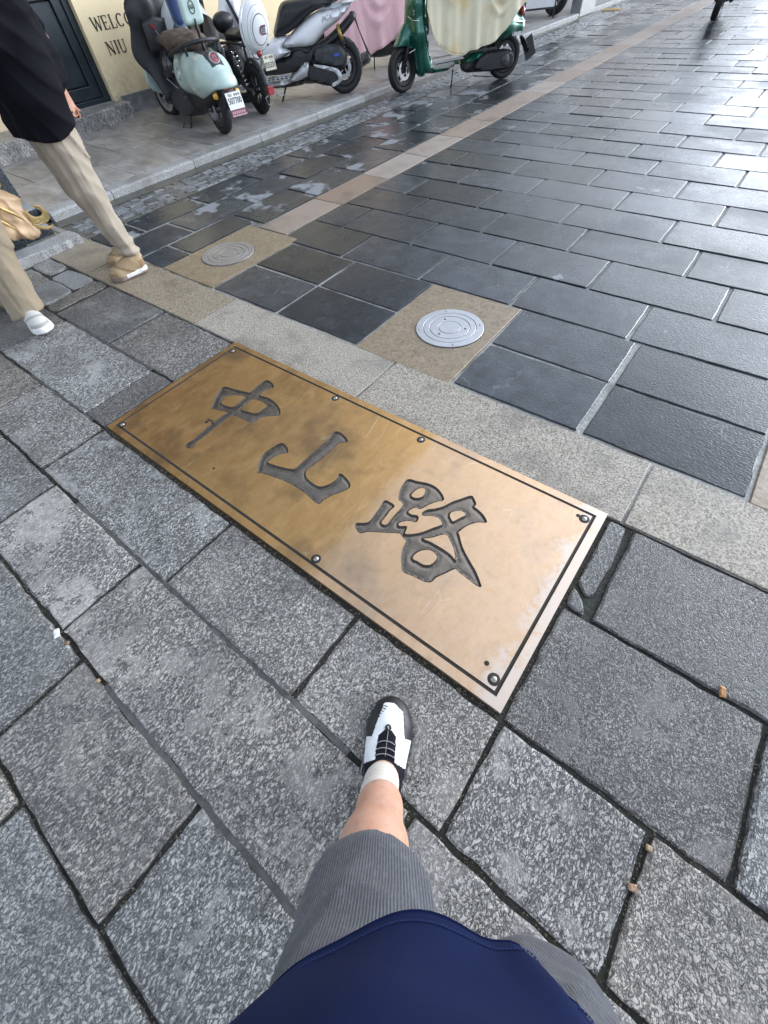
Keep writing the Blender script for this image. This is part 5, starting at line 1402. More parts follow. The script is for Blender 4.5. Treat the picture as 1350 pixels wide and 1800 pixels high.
# ---------- green retro scooter under a cream cover
def green_scooter():
    px, py = -3.913, 7.849
    rz = math.atan2(-1.146, -.997)
    t = thing('scooter', 'deep green retro scooter half hidden under a cream cover on the street', 'scooter', (px, py, .002), rz, 'scooters parked along the kerb')
    wheel(t, -.02, .225, .125, .150, spokes=5, rimmat=M_PLAS, disc=.10)
    wheel(t, 1.47, .225, .115, .150, spokes=5, rimmat=M_PLAS, disc=.10, steer=.42)
    Fd = SDF((1.10,-.17,.30),(1.70,.17,.72),.010)
    Fd.rc((1.52,0,.40),(1.40,0,.56),.075,.085,.05,(1,1.35,1)); Fd.rc((1.42,0,.50),(1.34,0,.60),.10,.07,.05,(1,1.15,1)); Fd.rc((1.52,0,.40),(1.30,0,.42),.065,.055,.04,(1,1.55,1))
    Fd.field(lambda D,X,Y,Z: np.maximum(np.maximum(D, .365-Z), -(np.hypot(np.hypot(X-1.47,Z-.225),Y*.9)-.245)))
    o = Fd.build('front_fender', P_GREEN, t)
    q = MB(); q.bar((1.30,.12,.415),(1.40,.125,.385), .010, .004, up=(0,1,0)); q.build('fender_trim', M_CHROME, t)
    L = SDF((.95,-.28,.14),(1.55,.28,1.15),.012)
    L.rc((1.20,0,.24),(1.24,0,.55),.11,.15,.05,(.8,1.45,1)); L.rc((1.24,0,.55),(1.26,0,.80),.15,.14,.05,(.9,1.45,1)); L.rc((1.26,0,.80),(1.20,0,.98),.14,.11,.05,(.9,1.35,1)); L.rc((1.36,0,.60),(1.30,0,.92),.08,.09,.05)
    L.build('leg_shield', P_GREEN, t)
    q = MB(); q.bar((1.335,.10,.74),(1.345,.19,.72), .012, .05, up=(0,0,1)); q.build('shield_trim', M_CHROME, t, bevel=.004)
    q = MB(); q.tube([(1.40,.09,.70),(1.36,.17,.665),(1.28,.205,.66)], .005, 6).tube([(1.38,.10,.545),(1.30,.185,.535),(1.2,.21,.53)], .0045, 6); q.build('panel_seam', M_CHROME, t)
    puff('floor_body', [(1.30,.50),(1.13,.54),(1.10,.38),(1.05,.275),(1.03,.24),(.66,.245),(.60,.30),(.36,.335),(.27,.30),(.48,.195),(.70,.205),(.86,.155),(1.18,.165),(1.25,.34)], .19, P_GREEN, t, edge=.06, smooth_n=2)
    q = MB(); q.add([(1.05,.10,.268),(.62,.10,.285),(.62,.205,.272),(1.04,.205,.255)], [(0,1,2,3),(3,2,1,0)]); q.add([(1.05,-.10,.268),(.62,-.10,.285),(.62,-.205,.272),(1.04,-.205,.255)], [(0,1,2,3),(3,2,1,0)]); q.build('floor_mat', M_PLAS2, t)
    for s in (1,-1):
        q = MB()
        for k in range(3): q.bar((1.05,s*(.150+.02*k),.274-.004*k),(.64,s*(.150+.02*k),.288-.004*k), .007, .006)
        q.build('mat_rib', P_SILV, t)
    Rr = SDF((-.36,-.28,.26),(.62,.28,.90),.012)
    Rr.rc((.40,0,.45),(.05,0,.52),.15,.15,.06,(1,1.45,.95)); Rr.rc((.05,0,.52),(-.16,0,.49),.15,.10,.06,(1,1.45,.9)); Rr.rc((.45,0,.58),(.0,0,.62),.10,.09,.05,(1,1.3,.8)); Rr.rc((-.05,0,.58),(-.17,0,.52),.08,.06,.04,(1,1.3,1))
    Rr.field(lambda D,X,Y,Z: np.maximum(D, (.33+.10*np.clip((.25-X)/.3,0,1)-.05*np.clip((-.1-X)/.2,0,1))-Z)); Rr.build('rear_shell', P_GREEN, t)
    for s in (1,-1):
        q = MB(); q.tube([(.30,s*.213,.56),(.0,s*.213,.55),(-.18,s*.150,.535),(-.245,s*.06,.53)], .008, 6); q.build('shell_trim', M_CHROME, t, True)
    q = SDF((-.30,-.10,.54),(-.10,.10,.70),.008); q.rc((-.20,-.03,.615),(-.20,.03,.615),.036,.036,.01,(1,1,1.3)); q.build('tail_lamp', M_RED, t)
    puff('seat', [(.62,.66),(.1,.66),(-.04,.70),(.0,.76),(.3,.77),(.66,.74)], .15, M_SEAT, t, edge=.06)
    puff('engine_case', [(.46,.15),(.24,.11),(-.09,.12),(-.115,.25),(-.02,.30),(.22,.31),(.40,.27)], .055, M_PLAS, t, y0=.115, edge=.03)
    q = MB(); q.lathe([(0,.018),(.05,.016),(.062,.004),(.062,-.02)], 26, 'Y', (.02,.168,.205)); q.build('clutch_cover', M_PLAS2, t, True)
    puff('engine', [(.60,.14),(.30,.10),(.1,.12),(.1,.34),(.55,.36)], .10, M_IRON, t, edge=.03)
    q = MB(); q.tube([(.5,-.12,.15),(.2,-.17,.16),(-.28,-.18,.24)], [.025,.05,.055], 12); q.build('exhaust', M_IRON, t, True)
    puff('plate_stay', [(-.24,.40),(-.31,.37),(-.42,.20),(-.44,.165),(-.37,.22),(-.25,.34)], .09, M_PLAS, t, edge=.015, smooth_n=2)
    q = MB(); q.bar((-.335,0,.365),(-.440,0,.175), .15, .006, up=(0,1,0)); q.build('licence_plate_back', M_PLAS, t)
    q = MB(); q.tube([(1.47,.085,.225),(1.33,.06,.62)], .021, 8).tube([(1.47,-.085,.225),(1.33,-.06,.62)], .021, 8); q.build('fork', M_PLAS, t, True)
    q = MB(); q.tube([(.76,.11,.18),(.79,.15,.0)], .010, 8); q.build('side_stand', M_PLAS, t, True)
    handlebar(t, 1.16, 1.06, .32)
    q = SDF((1.05,-.14,.95),(1.36,.14,1.20),.012); q.rc((1.18,0,1.05),(1.24,0,1.06),.085,.085,.03,(1,1.2,.9)); q.build('headlamp_cowl', P_GREEN, t)
    ya, yb = Rr.surf((-.03,0,.44),(0,1,0))[1], Rr.surf((-.18,0,.44),(0,1,0))[1]
    text_mesh('script_badge', 'Django', .062, frame4((-.105,(ya+yb)/2+.006,.44), (-.15,(yb-ya),0), (0,-.05,1)), plain('silver lettering', (.75,.76,.76), .35), t, .004, shear=.4, sx=.85)
    # cover
    c = thing('vehicle_cover', 'cream cloth cover draped over the green scooter', 'cover', (px, py, .002), rz)
    xs = np.linspace(-.22, 1.20, 56)
    hem = interp([(-.22,.72),(-.13,.70),(-.04,.635),(.05,.545),(.17,.44),(.33,.385),(.45,.37),(.60,.345),(.67,.32),(.79,.325),(.92,.37),(1.05,.45),(1.12,.55),(1.17,.66),(1.2,.76)])
    hem2 = interp([(-.22,.70),(.1,.45),(.6,.40),(1.2,.70)])
    top = interp([(-.22,.86),(-.1,.92),(.4,.96),(.7,1.0),(.95,1.16),(1.2,1.2)])
    half = interp([(-.22,.17),(-.05,.225),(.3,.245),(.7,.235),(1.0,.255),(1.2,.27)])
    def folds(x, s, v):
        # two swags hanging between pinch points, plus vertical pleats
        sw1 = math.exp(-((x-.86)/.13)**2); sw2 = math.exp(-((x-.14)/.20)**2)
        z_ = 0
        ph = v*1.0
        def swag(cx, wd, lev): 
            dd = ((x-cx)/wd)**2; e = v-lev+dd*.5
            return .030*math.exp(-(e/.055)**2)*math.exp(-dd*.5)-.016*math.exp(-((e+.10)/.06)**2)*math.exp(-dd*.5)
        o = 0
        if s > 0: o = swag(.90,.16,.46)+swag(.88,.13,.25)+swag(.18,.24,.58)+swag(.16,.22,.36)+swag(.15,.18,.16)+.030*v*math.exp(-((x-.50)/.05)**2)-.02*v*math.exp(-((x-.60)/.05)**2)+.016*v*math.exp(-((x-.70)/.035)**2)
        o += v*(.016*math.sin(x*23+1.0)+.009*math.sin(x*47+s*3))
        return (0, o, .004*math.sin(x*31+s*9))
    drape('cloth', xs, top, half, hem, hem2, M_CRCLOTH, c, folds, nu=64)
    # hem cord
    q = MB(); q.tube([(x, half(x)+.022+folds(x,1,1)[1]+.001, hem(x)+folds(x,1,1)[2]) for x in xs], .0065, 6); q.build('hem', cloth('cream hem', (.66,.60,.44)), c, True)
    return t

# ---------- pink covered scooter, on the footway
def pink_scooter():
    px, py = -5.80, 8.05
    rz = math.atan2(-.75, -.66)
    t = thing('scooter', 'ivory scooter mostly hidden under a pink cover behind the green scooter', 'scooter', (px, py, sw(px)), rz, 'scooters parked along the kerb')
    wheel(t, .0, .22, .10, .145, spokes=5); wheel(t, 1.30, .22, .10, .145, spokes=5)
    puff('lower_body', [(-.20,.44),(-.05,.34),(.25,.24),(.62,.18),(1.05,.17),(1.15,.26),(1.12,.60),(.7,.62),(.2,.64)], .17, P_CREAMW, t, edge=.06, smooth_n=3)
    puff('engine', [(.55,.13),(.2,.12),(.1,.25),(.5,.27)], .12, M_PLAS, t, edge=.03)
    puff('front_shield', [(1.05,.22),(1.18,.22),(1.26,.60),(1.16,.98),(1.06,.98),(1.10,.60)], .20, P_CREAMW, t, edge=.05)
    q = MB(); q.tube([(.50,.12,.20),(.52,.16,.0)], .010, 8); q.build('side_stand', M_PLAS, t, True)
    q = MB(); q.tube([(1.30,.07,.22),(1.16,.06,.60)], .018, 8).tube([(1.30,-.07,.22),(1.16,-.06,.60)], .018, 8); q.build('fork', M_PLAS, t, True)
    handlebar(t, 1.08, 1.02, .30, False)
    c = thing('vehicle_cover', 'pink cloth cover draped over the ivory scooter behind the green one', 'cover', (px, py, sw(px)), rz)
    xs = np.linspace(-.42, 1.28, 44)
    hem = interp([(-.42,.66),(-.2,.52),(.1,.36),(.4,.22),(.62,.16),(.80,.17),(1.0,.24),(1.28,.40)])
    top = interp([(-.42,.78),(-.2,.84),(.5,.90),(.9,1.02),(1.28,1.1)])
    half = interp([(-.42,.14),(-.1,.21),(.5,.22),(1.28,.26)])
    def folds(x, s, v):
        def swag(cx, wd, lev):
            dd = ((x-cx)/wd)**2; e = v-lev+dd*.45
            return .032*math.exp(-(e/.06)**2)*math.exp(-dd*.5)-.016*math.exp(-((e+.11)/.06)**2)*math.exp(-dd*.5)
        o = (swag(.42,.28,.62)+swag(.40,.24,.40)+swag(.38,.2,.2)) if s > 0 else 0
        return (0, o+v*(.016*math.sin(x*19)+.008*math.sin(x*41+s*4)+.03*math.exp(-((x-.9)/.06)**2)), .01*math.sin(x*17))
    drape('cloth', xs, top, half, hem, lambda x: hem(x)+.1, M_PKCLOTH, c, folds, nu=52)
    return t

# ---------- silver covered scooter by the wall
def silver_scooter():
    px, py = -6.48, 4.60
    rz = math.atan2(.20, -1.0)
    t = thing('scooter', 'scooter wrapped in a silver cover behind the mint scooter', 'scooter', (px, py, sw(px)), rz, 'scooters parked along the kerb')
    wheel(t, .0, .22, .10, .145); wheel(t, 1.12, .22, .10, .145)
    puff('body', [(-.15,.40),(.2,.22),(.9,.20),(1.05,.60),(.95,.98),(.85,.98),(.85,.50),(.55,.42),(.45,.66),(-.1,.66)], .15, M_PLAS, t, edge=.05)
    S = SDF((.15,-.20,.60),(.75,.20,1.0),.012); S.rc((.30,0,.72),(.55,0,.72),.09,.09,.03,(1,1.5,.7)); S.build('seat', M_SEAT, t)
    handlebar(t, .92, 1.04, .30, False)
    c = thing('vehicle_cover', 'silver cloth cover bunched over the scooter behind the mint headrest', 'cover', (px, py, sw(px)), rz)
    xs = np.linspace(-.16, .72, 34)
    hem = interp([(-.16,.52),(.3,.40),(.9,.42),(1.16,.5)]); top = interp([(-.16,.86),(.1,.98),(.5,1.04),(.9,1.16),(1.16,1.1)]); half = interp([(-.16,.26),(.4,.32),(1.16,.32)])
    def folds(x, s, v): return (0, v*(.03*math.sin(x*16+.5)+.014*math.sin(x*37+s*5)), .015*math.sin(x*14+s*4))
    drape('cloth', xs, top, half, hem, hem, M_SVCLOTH, c, folds, nu=40)
    # blue liner hanging out of the open back of the cover
    R = Matrix.Rotation(rz, 3, 'Z')
    v = R@Vector((-.22,.20,.88))
    h_ = thing('rain_hood', 'dark blue lined hood hanging over the back of the silver cover', 'hood', (px+v.x, py+v.y, sw(px)+v.z), rz)
    q = SDF((-.16,-.16,-.26),(.16,.16,.30),.010); q.rc((0,0,.18),(0,0,-.04),.085,.062,.02,(.5,1,1)); o = q.build('liner', cloth('blue liner', (.02,.05,.16), .5), h_)
    q = SDF((-.16,-.16,-.40),(.16,.16,.30),.010); q.rc((.025,0,.18),(.025,0,-.08),.095,.068,.02,(.5,1,1)); q.build('rim', cloth('grey blue edge', (.10,.16,.26), .5), h_)
    q = SDF((-.16,-.20,-.60),(.2,.20,.0),.012); q.rc((.04,0,-.16),(.06,0,-.42),.10,.09,.02,(.5,1,1)); q.build('bag', M_PLAS2, h_)
    return t

# ---------- motorbikes far up the street
def far_moto(px, py, z, rz, label, group=None):
    t = thing('motorbike', label, 'motorbike', (px, py, z), rz, group)
    wheel(t, .0, .29, .12, .20, spokes=5, rimmat=M_PLAS2); wheel(t, 1.30, .29, .10, .20, spokes=5, rimmat=M_PLAS2)
    puff('engine', [(.35,.20),(.85,.18),(.95,.45),(.40,.48)], .13, M_IRON, t, edge=.04)
    puff('tank', [(.45,.62),(.9,.60),(1.0,.74),(.75,.86),(.45,.78)], .13, P_BLACKG, t, edge=.06)
    puff('seat', [(-.25,.70),(.45,.64),(.48,.76),(-.2,.80)], .12, M_SEAT, t, edge=.05)
    puff('rear_fender', [(-.30,.66),(-.36,.40),(-.32,.38),(-.2,.60),(.1,.62),(.1,.68)], .08, M_PLAS, t, edge=.02, smooth_n=2)
    q = MB(); q.tube([(.9,-.10,.22),(.4,-.16,.20),(-.30,-.20,.32)], [.025,.03,.06], 12); q.build('exhaust', M_IRON, t, True)
    q = MB(); q.tube([(0,.09,.29),(.45,.09,.36)], .022, 8).tube([(0,-.09,.29),(.45,-.09,.36)], .022, 8); q.build('swing_arm', M_IRON, t, True)
    for s in (1,-1):
        q = MB(); q.tube([(.30,s*.16,.30),(.30,s*.30,.30)], .014, 8); q.bar((.20,s*.27,.31),(.46,s*.27,.32), .09, .05); q.build('foot_peg', M_PLAS, t)
        q = MB(); q.tube([(.02,s*.13,.30),(.10,s*.14,.62)], .03, 8); q.build('shock_absorber', M_IRON, t, True)
    q = MB(); q.tube([(1.30,.07,.29),(1.05,.07,.86)], .022, 8).tube([(1.30,-.07,.29),(1.05,-.07,.86)], .022, 8); q.build('fork', M_PLAS, t, True)
    q = SDF((-.36,-.1,.6),(-.2,.1,.74),.01); q.rc((-.28,-.04,.67),(-.28,.04,.67),.035,.035,.01); q.build('tail_lamp', M_RED, t)
    handlebar(t, 1.0, 1.0, .34, False)
    return t

mint_scooter(); black_ebike(); white_scooter(); green_scooter(); pink_scooter(); silver_scooter()
far_moto(-2.30, 13.15, .002, rad(98), 'dark motorbike standing on the slate road at the upper right')
far_moto(-5.55, 13.35, sw(-5.55), rad(172), 'motorbike on the footway behind the white board, only its wheel in view', 'scooters parked along the kerb')

# ---------- A-board sign
t = thing('sign_board', 'white sign board on black legs standing on the footway beyond the green scooter', 'sign board', (-5.62,12.75,sw(-5.6)), rad(38))
q = MB(); q.box((-.30,-.012,.16),(.30,.012,1.0)); q.build('panel', plain('white board', (.70,.71,.72), .4, var=.05), t)
q = MB()
for s in (-1,1): q.bar((s*.315,0,0),(s*.315,0,1.02), .028, .028)
q.bar((-.33,0,.145),(.33,0,.145), .028, .028); q.bar((-.33,0,1.02),(.33,0,1.02), .028, .028); q.build('frame', M_PLAS, t)
q = MB()
for s in (-1,1): q.bar((s*.315,.30,0),(s*.315,.02,1.0), .024, .024)
q.build('rear_leg', M_PLAS, t)
# ------------------------------------------------------------------ people
def crease(X, Y, Z, amp, ph=0.0, seed=(46, 40, 10)):
    a = np.sin(Y*seed[0]+X*seed[1]+Z*seed[2]+ph+1.6*np.sin(Z*6+ph)); b = np.sin(Y*seed[0]*.55-X*seed[1]*.7+Z*seed[2]*2.1+2.1*ph+1.2*np.sin(Z*9+1))
    return amp*(.9*(1-np.abs(a))**2.2*-1+.35*a+.6*(np.abs(b)-.6))
def skin_mat(name, col):
    q = NT(name); c = q.coord(); n = q.noise(c, 22, 5, .6); n2 = q.noise(c, 260, 3, .6); n3 = q.noise(q.coord(scale=(1,1,.35)), 60, 4, .7)
    cc = q.mix(q.ramp(n, [(.35, 0.0), (.7, 1.0)]), col, (col[0]*1.02, col[1]*.80, col[2]*.70))
    cc = q.mix(q.math('MULTIPLY', q.ramp(n3, [(.56, 0.0), (.70, 1.0)]), .45), cc, (col[0]*.55, col[1]*.45, col[2]*.4))
    q.set(Base_Color=cc, Roughness=.5, Subsurface_Weight=.12, Subsurface_Radius=(.010,.004,.002), Subsurface_Scale=1.0)
    q.bump(q.math('ADD', n2, q.math('MULTIPLY', n, .5)), .12, .002); return q.m
M_SKIN = skin_mat('tanned skin', (.52,.325,.235)); M_SKIN2 = skin_mat('brown skin', (.42,.22,.14))
M_HAIR = plain('black hair', (.010,.009,.008), .45, bump=.5, bscale=200)
def weave(name, col, sheen=.15, rough=.85, fold=.2, var=.12):
    q = NT(name); c = q.coord(); n = q.noise(c, 9, 5, .6); n2 = q.noise(c, 420, 2, .6)
    cc = q.mix(n, tuple(x*(1-var*1.4) for x in col), tuple(x*(1+var) for x in col)); cc = q.mix(q.math('MULTIPLY', n2, .35), cc, tuple(x*.55 for x in col))
    q.set(Base_Color=cc, Roughness=rough, Sheen_Weight=0.0, Specular_IOR_Level=.12); q.bump(q.math('ADD', q.math('MULTIPLY', n, fold), q.math('MULTIPLY', n2, .12)), .25, .004); return q.m
M_NAVY = weave('navy cotton', (.0070,.0145,.060), .15, .8, 1.1, .22)
M_BLACKT = weave('black cotton', (.0045,.0047,.0075), .02, .85)
M_KHAKI = weave('khaki twill', (.38,.325,.255), .1, .8)
M_KHAKI2 = weave('olive khaki twill', (.29,.235,.165), .1, .8)
M_SOCK = weave('off white sock knit', (.60,.56,.50), .2, .9, .5)
def denim():
    q = NT('grey ribbed denim'); c = q.coord(); n = q.noise(c, 10, 5, .65); n2 = q.noise(q.coord(scale=(1,1,.35)), 170, 4, .75)
    wv = q.n('ShaderNodeTexWave', wave_type='BANDS', bands_direction='X')
    # ribs run down the leg: bands along the wearer's left-right axis
    mp = q.n('ShaderNodeMapping'); mp.inputs['Rotation'].default_value = (0, 0, rad(-42.6)); tc = q.n('ShaderNodeTexCoord'); q.l(tc.outputs['Object'], mp.inputs['Vector'])
    q.l(mp.outputs[0], wv.inputs['Vector']); wv.inputs['Scale'].default_value = 80; wv.inputs['Distortion'].default_value = 1.2; wv.inputs['Detail'].default_value = 2; wv.inputs['Detail Scale'].default_value = 1.5
    rib = q.ramp(wv.outputs['Color'], [(.25, 0.0), (.75, 1.0)])
    cc = q.mix(rib, (.028,.030,.038), (.105,.109,.122))
    cc = q.mix(q.ramp(n2, [(.5, 0.0), (.7, .5)]), cc, (.17,.174,.185))
    cc = q.mix(q.ramp(n, [(.35, .45), (.65, 0.0)]), cc, (.03,.032,.04))
    q.set(Base_Color=cc, Roughness=.9, Sheen_Weight=.1); q.bump(q.math('ADD', rib, q.math('MULTIPLY', n2, .5)), .35, .002); return q.m
M_DENIM = denim()
M_WHITEL = plain('white shoe leather', (.76,.77,.77), .42, var=.08, scale=25, bump=.05)
M_BLKRUB = plain('black shoe rubber', (.014,.015,.017), .5, var=.3, bump=.2, bscale=200)
M_BLKKNIT = weave('black shoe knit', (.012,.012,.017), .2, .7)
M_TAN = weave('tan suede', (.40,.29,.175), .25, .85); M_TANSOLE = plain('taupe sole', (.22,.165,.13), .6); M_WSOLE = plain('white sole', (.74,.73,.69), .5, var=.1)
M_TAN2 = weave('darker tan suede', (.27,.185,.105)); M_LACE = plain('pale laces', (.45,.36,.25), .8); M_GREY2 = weave('grey shoe overlay', (.36,.35,.33))
M_CREAMSHOE = weave('grey white shoe knit', (.52,.51,.47), .2, .8)
M_GOLD = plain('gold foil', (.66,.47,.20), .45, .35, var=.35, scale=12)
M_PEACH = plain('peach paper', (.66,.45,.27), .5, 0, var=.25, scale=9, coat=.15)

def finger_set(S, palm, out, side, nrm, L=.19, curl=.5):
    """hand: palm centre, finger direction, thumb side, palm normal; five unequal bent fingers"""
    out = np.array(out, float); out /= np.linalg.norm(out); side = np.array(side, float); side -= out*(side@out); side /= np.linalg.norm(side); nrm = np.cross(out, side)*(1 if np.cross(out, side)@np.array(nrm) > 0 else -1)
    p = np.array(palm, float)
    for k in range(4):
        o = p+side*(.028-.019*k)
        S.rc(o-out*.045, o+out*.04, .014, .012, .014)
    for k, ln in enumerate((.068,.078,.072,.056)):
        b = p+out*(.044-.004*abs(k-1.3))+side*(.029-.0195*k)
        a1 = curl*.5; a2 = curl*1.3; a3 = curl*1.9
        q1 = b+(out*math.cos(a1)+nrm*math.sin(a1))*ln*.45; q2 = q1+(out*math.cos(a2)+nrm*math.sin(a2))*ln*.32; q3 = q2+(out*math.cos(a3)+nrm*math.sin(a3))*ln*.24
        S.chain([b, q1, q2, q3], [.0092,.0086,.0080,.0068], .004)
    t0 = p-out*.020+side*.030; t1 = t0+(side*.8+out*.5+nrm*.25)*.036; t2 = t1+(side*.25+out*.9+nrm*.3)*.032; t3 = t2+(out+nrm*.35)*.020
    S.chain([t0, t1, t2, t3], [.014,.0115,.0100,.0078], .008)

def head_shape(S, c, face, r=.098):
    c = np.array(c, float); fdir = np.array(face, float); fdir /= np.linalg.norm(fdir); sd = np.array([fdir[1], -fdir[0], 0])
    S.rc(c+np.array([0,0,.02])-fdir*.012, c+np.array([0,0,.03])+fdir*.012, r, r*.94, .03, (.9,.9,1.05)); S.rc(c+fdir*.03+np.array([0,0,-.05]), c+fdir*.045+np.array([0,0,-.085]), .062, .036, .04)
    S.rc(c+fdir*.088+np.array([0,0,.012]), c+fdir*.112+np.array([0,0,-.022]), .008, .015, .012)
    S.rc(c+fdir*.088+sd*.018+np.array([0,0,-.056]), c+fdir*.088-sd*.018+np.array([0,0,-.056]), .009, .009, .006)
    for s in (-1, 1):
        S.rc(c+sd*s*.086+np.array([0,0,.012]), c+sd*s*.09+np.array([0,0,-.025])-fdir*.006, .017, .011, .006)
        S.rc(c+fdir*.080+sd*s*.032+np.array([0,0,.012]), c+fdir*.080+sd*s*.030+np.array([0,0,.012]), .014, .014, .004)

def shoe(parent, heel, toe, width, z0, upper, sole, name='shoe', pitch=0.0, tongue=None, high=.115, trim=None, overlay=None):
    hx, hy = heel; tx, ty = toe
    d = np.array([tx-hx, ty-hy]); L = float(np.linalg.norm(d)); ang = math.atan2(d[1], d[0])
    S = SDF((-.05,-.09,-.02),(L+.05,.09,.20),.005)
    w = width/2
    S.chain([(.052,0,.045),(L*.42,0,.042),(L*.72,w*.06,.036),(L-.055,w*.02,.030)], [w*.80,w*.82,w*.98,w*.80], .03, (1,1,.80))
    S.chain([(.050,0,.075),(L*.30,0,.085),(L*.50,0,.062),(L*.72,0,.040)], [.040,.041,.040,.036], .03)
    S.rc((.048,0,.05),(.042,0,high),.038,.036,.02)
    def shape(D, X, Y, Z):
        D = np.maximum(D, -Z)
        k_ = int(round((.040-S.lo[2])/S.step)); prof = D[:,:,k_:k_+1]
        D = np.minimum(D, np.maximum(np.maximum(prof-.003, Z-.034), -Z))
        ank = np.hypot(X-.062, Y*1.15)-.034
        D = np.maximum(D, -np.maximum(ank, .07-Z))
        return np.maximum(D, Z-(high+.004-.0*X))
    S.field(shape)
    t = bpy.data.objects.new(name, None)
    def pick(C): 
        lim = .034+.004*np.cos(C[:,0]/L*6)
        lab = np.where(C[:,2] < lim, 1, 0)
        if overlay is not None: lab = np.where((C[:,2] >= lim) & (((C[:,0] > L*.70+.5*np.abs(C[:,1])) & (C[:,2] < .055)) | ((C[:,0] < .050) & (C[:,2] < .085)) | (np.abs((C[:,2]-.030)-.55*(C[:,0]-L*.35)) < .009)), 3, lab)
        if trim is not None: lab = np.where((C[:,2] >= lim*.42) & (C[:,2] < lim+.003) & (C[:,0] < L*.60) , 2, lab)
        return lab
    parts = S.build([name, 'sole', 'sole_trim', 'overlay'], [upper, sole, trim or sole, overlay or upper], parent, pick)
    base = parts[0]
    M4 = Matrix.Translation((hx, hy, z0))@Matrix.Rotation(ang, 4, 'Z')@Matrix.Rotation(pitch, 4, 'Y')
    base.matrix_local = M4
    q = MB()
    for k in range(4):
        x = L*(.40+.075*k); z = .105-.017*k; q.tube([(x,-.026,z-.010),(x+.006,0,z+.004),(x,.026,z-.010)], .0035, 6)
    q.build('laces', tongue or upper, base, True)
    return base

def fold_fn(X, Y, Z, amp, f=(30, 26, 17), ph=0.0):
    return amp*(np.sin(Z*f[2]+X*f[0]*.6+ph)*.5+np.sin(Z*f[2]*1.9-Y*f[1]+1.3+ph)*.3+np.sin(Z*f[2]*3.1+X*f[0]+Y*f[1]*.7+ph)*.2)

# ---------- the photographer, seen from above
FW = np.array([-.66, .751, 0]); RT = np.array([.751, .66, 0])
def pf(f_, r_, z_): v = FW*f_+RT*r_; return (float(v[0]), float(v[1]), z_)
ph = thing('person', 'photographer in navy shirt and grey ribbed shorts with one white and black shoe forward', 'person')
# body: legs, arms and head in one continuous surface
S = SDF((-.30,-.62,-.01),(.62,.28,1.62),.0095)
ANK = (-.078,-.036,.10); CALF = (-.012,-.122,.33); KNEE = (.030,-.172,.47); HIPL = pf(-.24,-.095,.84)
S.chain([(-.085,-.026,.075),ANK,(-.045,-.078,.20),CALF,KNEE], [.034,.037,.048,.061,.060], .02)
S.rc((-.022,-.140,.285),(-.0,-.150,.36),.040,.038,.03)
S.chain([KNEE, HIPL], [.058,.085], .03)
HIPR = pf(-.26,.085,.84); KNR = pf(-.31,.115,.47); ANR = pf(-.48,.10,.10)
S.chain([ANR, pf(-.40,.11,.33), KNR, HIPR], [.036,.052,.056,.085], .03)
S.chain([pf(-.25,-.0,.86), pf(-.25,0,1.05), pf(-.26,0,1.25)], [.10,.10,.11], .05, (1.2,1.1,1)); S.rc(pf(-.26,-.14,1.33),pf(-.26,.14,1.33),.06,.06,.05); S.rc(pf(-.26,0,1.36),pf(-.245,0,1.45),.052,.05,.03)
head_shape(S, pf(-.20,0,1.535), tuple(FW+np.array([0,0,-.0])))
for s in (-1, 1):
    S.chain([pf(-.27,s*.18,1.32), pf(-.38,s*.225,1.09), pf(-.20,s*.14,1.265)], [.05,.042,.026], .02)
    finger_set(S, pf(-.165,s*.105,1.318), tuple(FW*.45+np.array([0,0,.9])-RT*s*.2), tuple(-RT*s), tuple(FW), curl=.5)
S.build('body', M_SKIN, ph)
# shorts
S = SDF((-.22,-.52,.26),(.46,.12,.98),.0095)
S.chain([(.000,-.135,.325),(.030,-.170,.47),pf(-.268,-.092,.84)], [.086,.094,.100], .03); S.chain([pf(-.30,.125,.36), pf(-.285,.122,.50), pf(-.268,.085,.84)], [.092,.098,.100], .03); S.rc(pf(-.26,-.05,.86),pf(-.26,.04,.86),.100,.100,.05)
def shortcut(D, X, Y, Z):
    D = D+np.clip((Z-.44)/.18, .12, 1)*(fold_fn(X, Y, Z, .004, (34, 30, 22))+crease(X, Y, Z, .0075, 1.1, (30, 34, 14)))
    lf = X*FW[0]+Y*FW[1]; 
    hemL = .352-.10*(lf+.10)*0
    D = np.maximum(D, .472+.12*(lf+.11)-Z)
    inner = 1e9
    return D
S.field(shortcut)
sh_ = S.build('shorts', M_DENIM, ph)
# folded hem band
hm = SDF((-.16,-.34,.32),(.20,.05,.58),.005); hm.chain([(.000,-.135,.325),(.030,-.170,.47),pf(-.268,-.092,.84)], [.0885,.0965,.1025], .01)
def hemcut(D, X, Y, Z):
    lf = X*FW[0]+Y*FW[1]; b = .472+.12*(lf+.11); D = D+.12*fold_fn(X, Y, Z, .004, (34,30,22))
    return np.maximum(np.maximum(D, b-.002-Z), Z-b-.028)
hm.field(hemcut); hb_ = hm.build('hem', M_DENIM, sh_)
q = MB(); cN = 90; pts_ = []
for k in range(cN+1):
    a = 2*math.pi*k/cN; d_ = FW*math.cos(a)+RT*math.sin(a); c_ = np.array((.014,-.153,.0)); zz = .45
    for it in range(3):
        p_ = hm.surf((c_[0], c_[1], zz), d_, .16); zz = .472+.12*(float(p_[:2]@FW[:2])+.11)+.024
    pts_.append(tuple(p_+d_*.0012))
for k in range(cN): q.tube([pts_[k], tuple(np.array(pts_[k])*.4+np.array(pts_[k+1])*.6)], .0011, 4)
q.build('hem_stitching', weave('pale grey thread', (.26,.265,.28)), hb_)['kind'] = 'stuff'
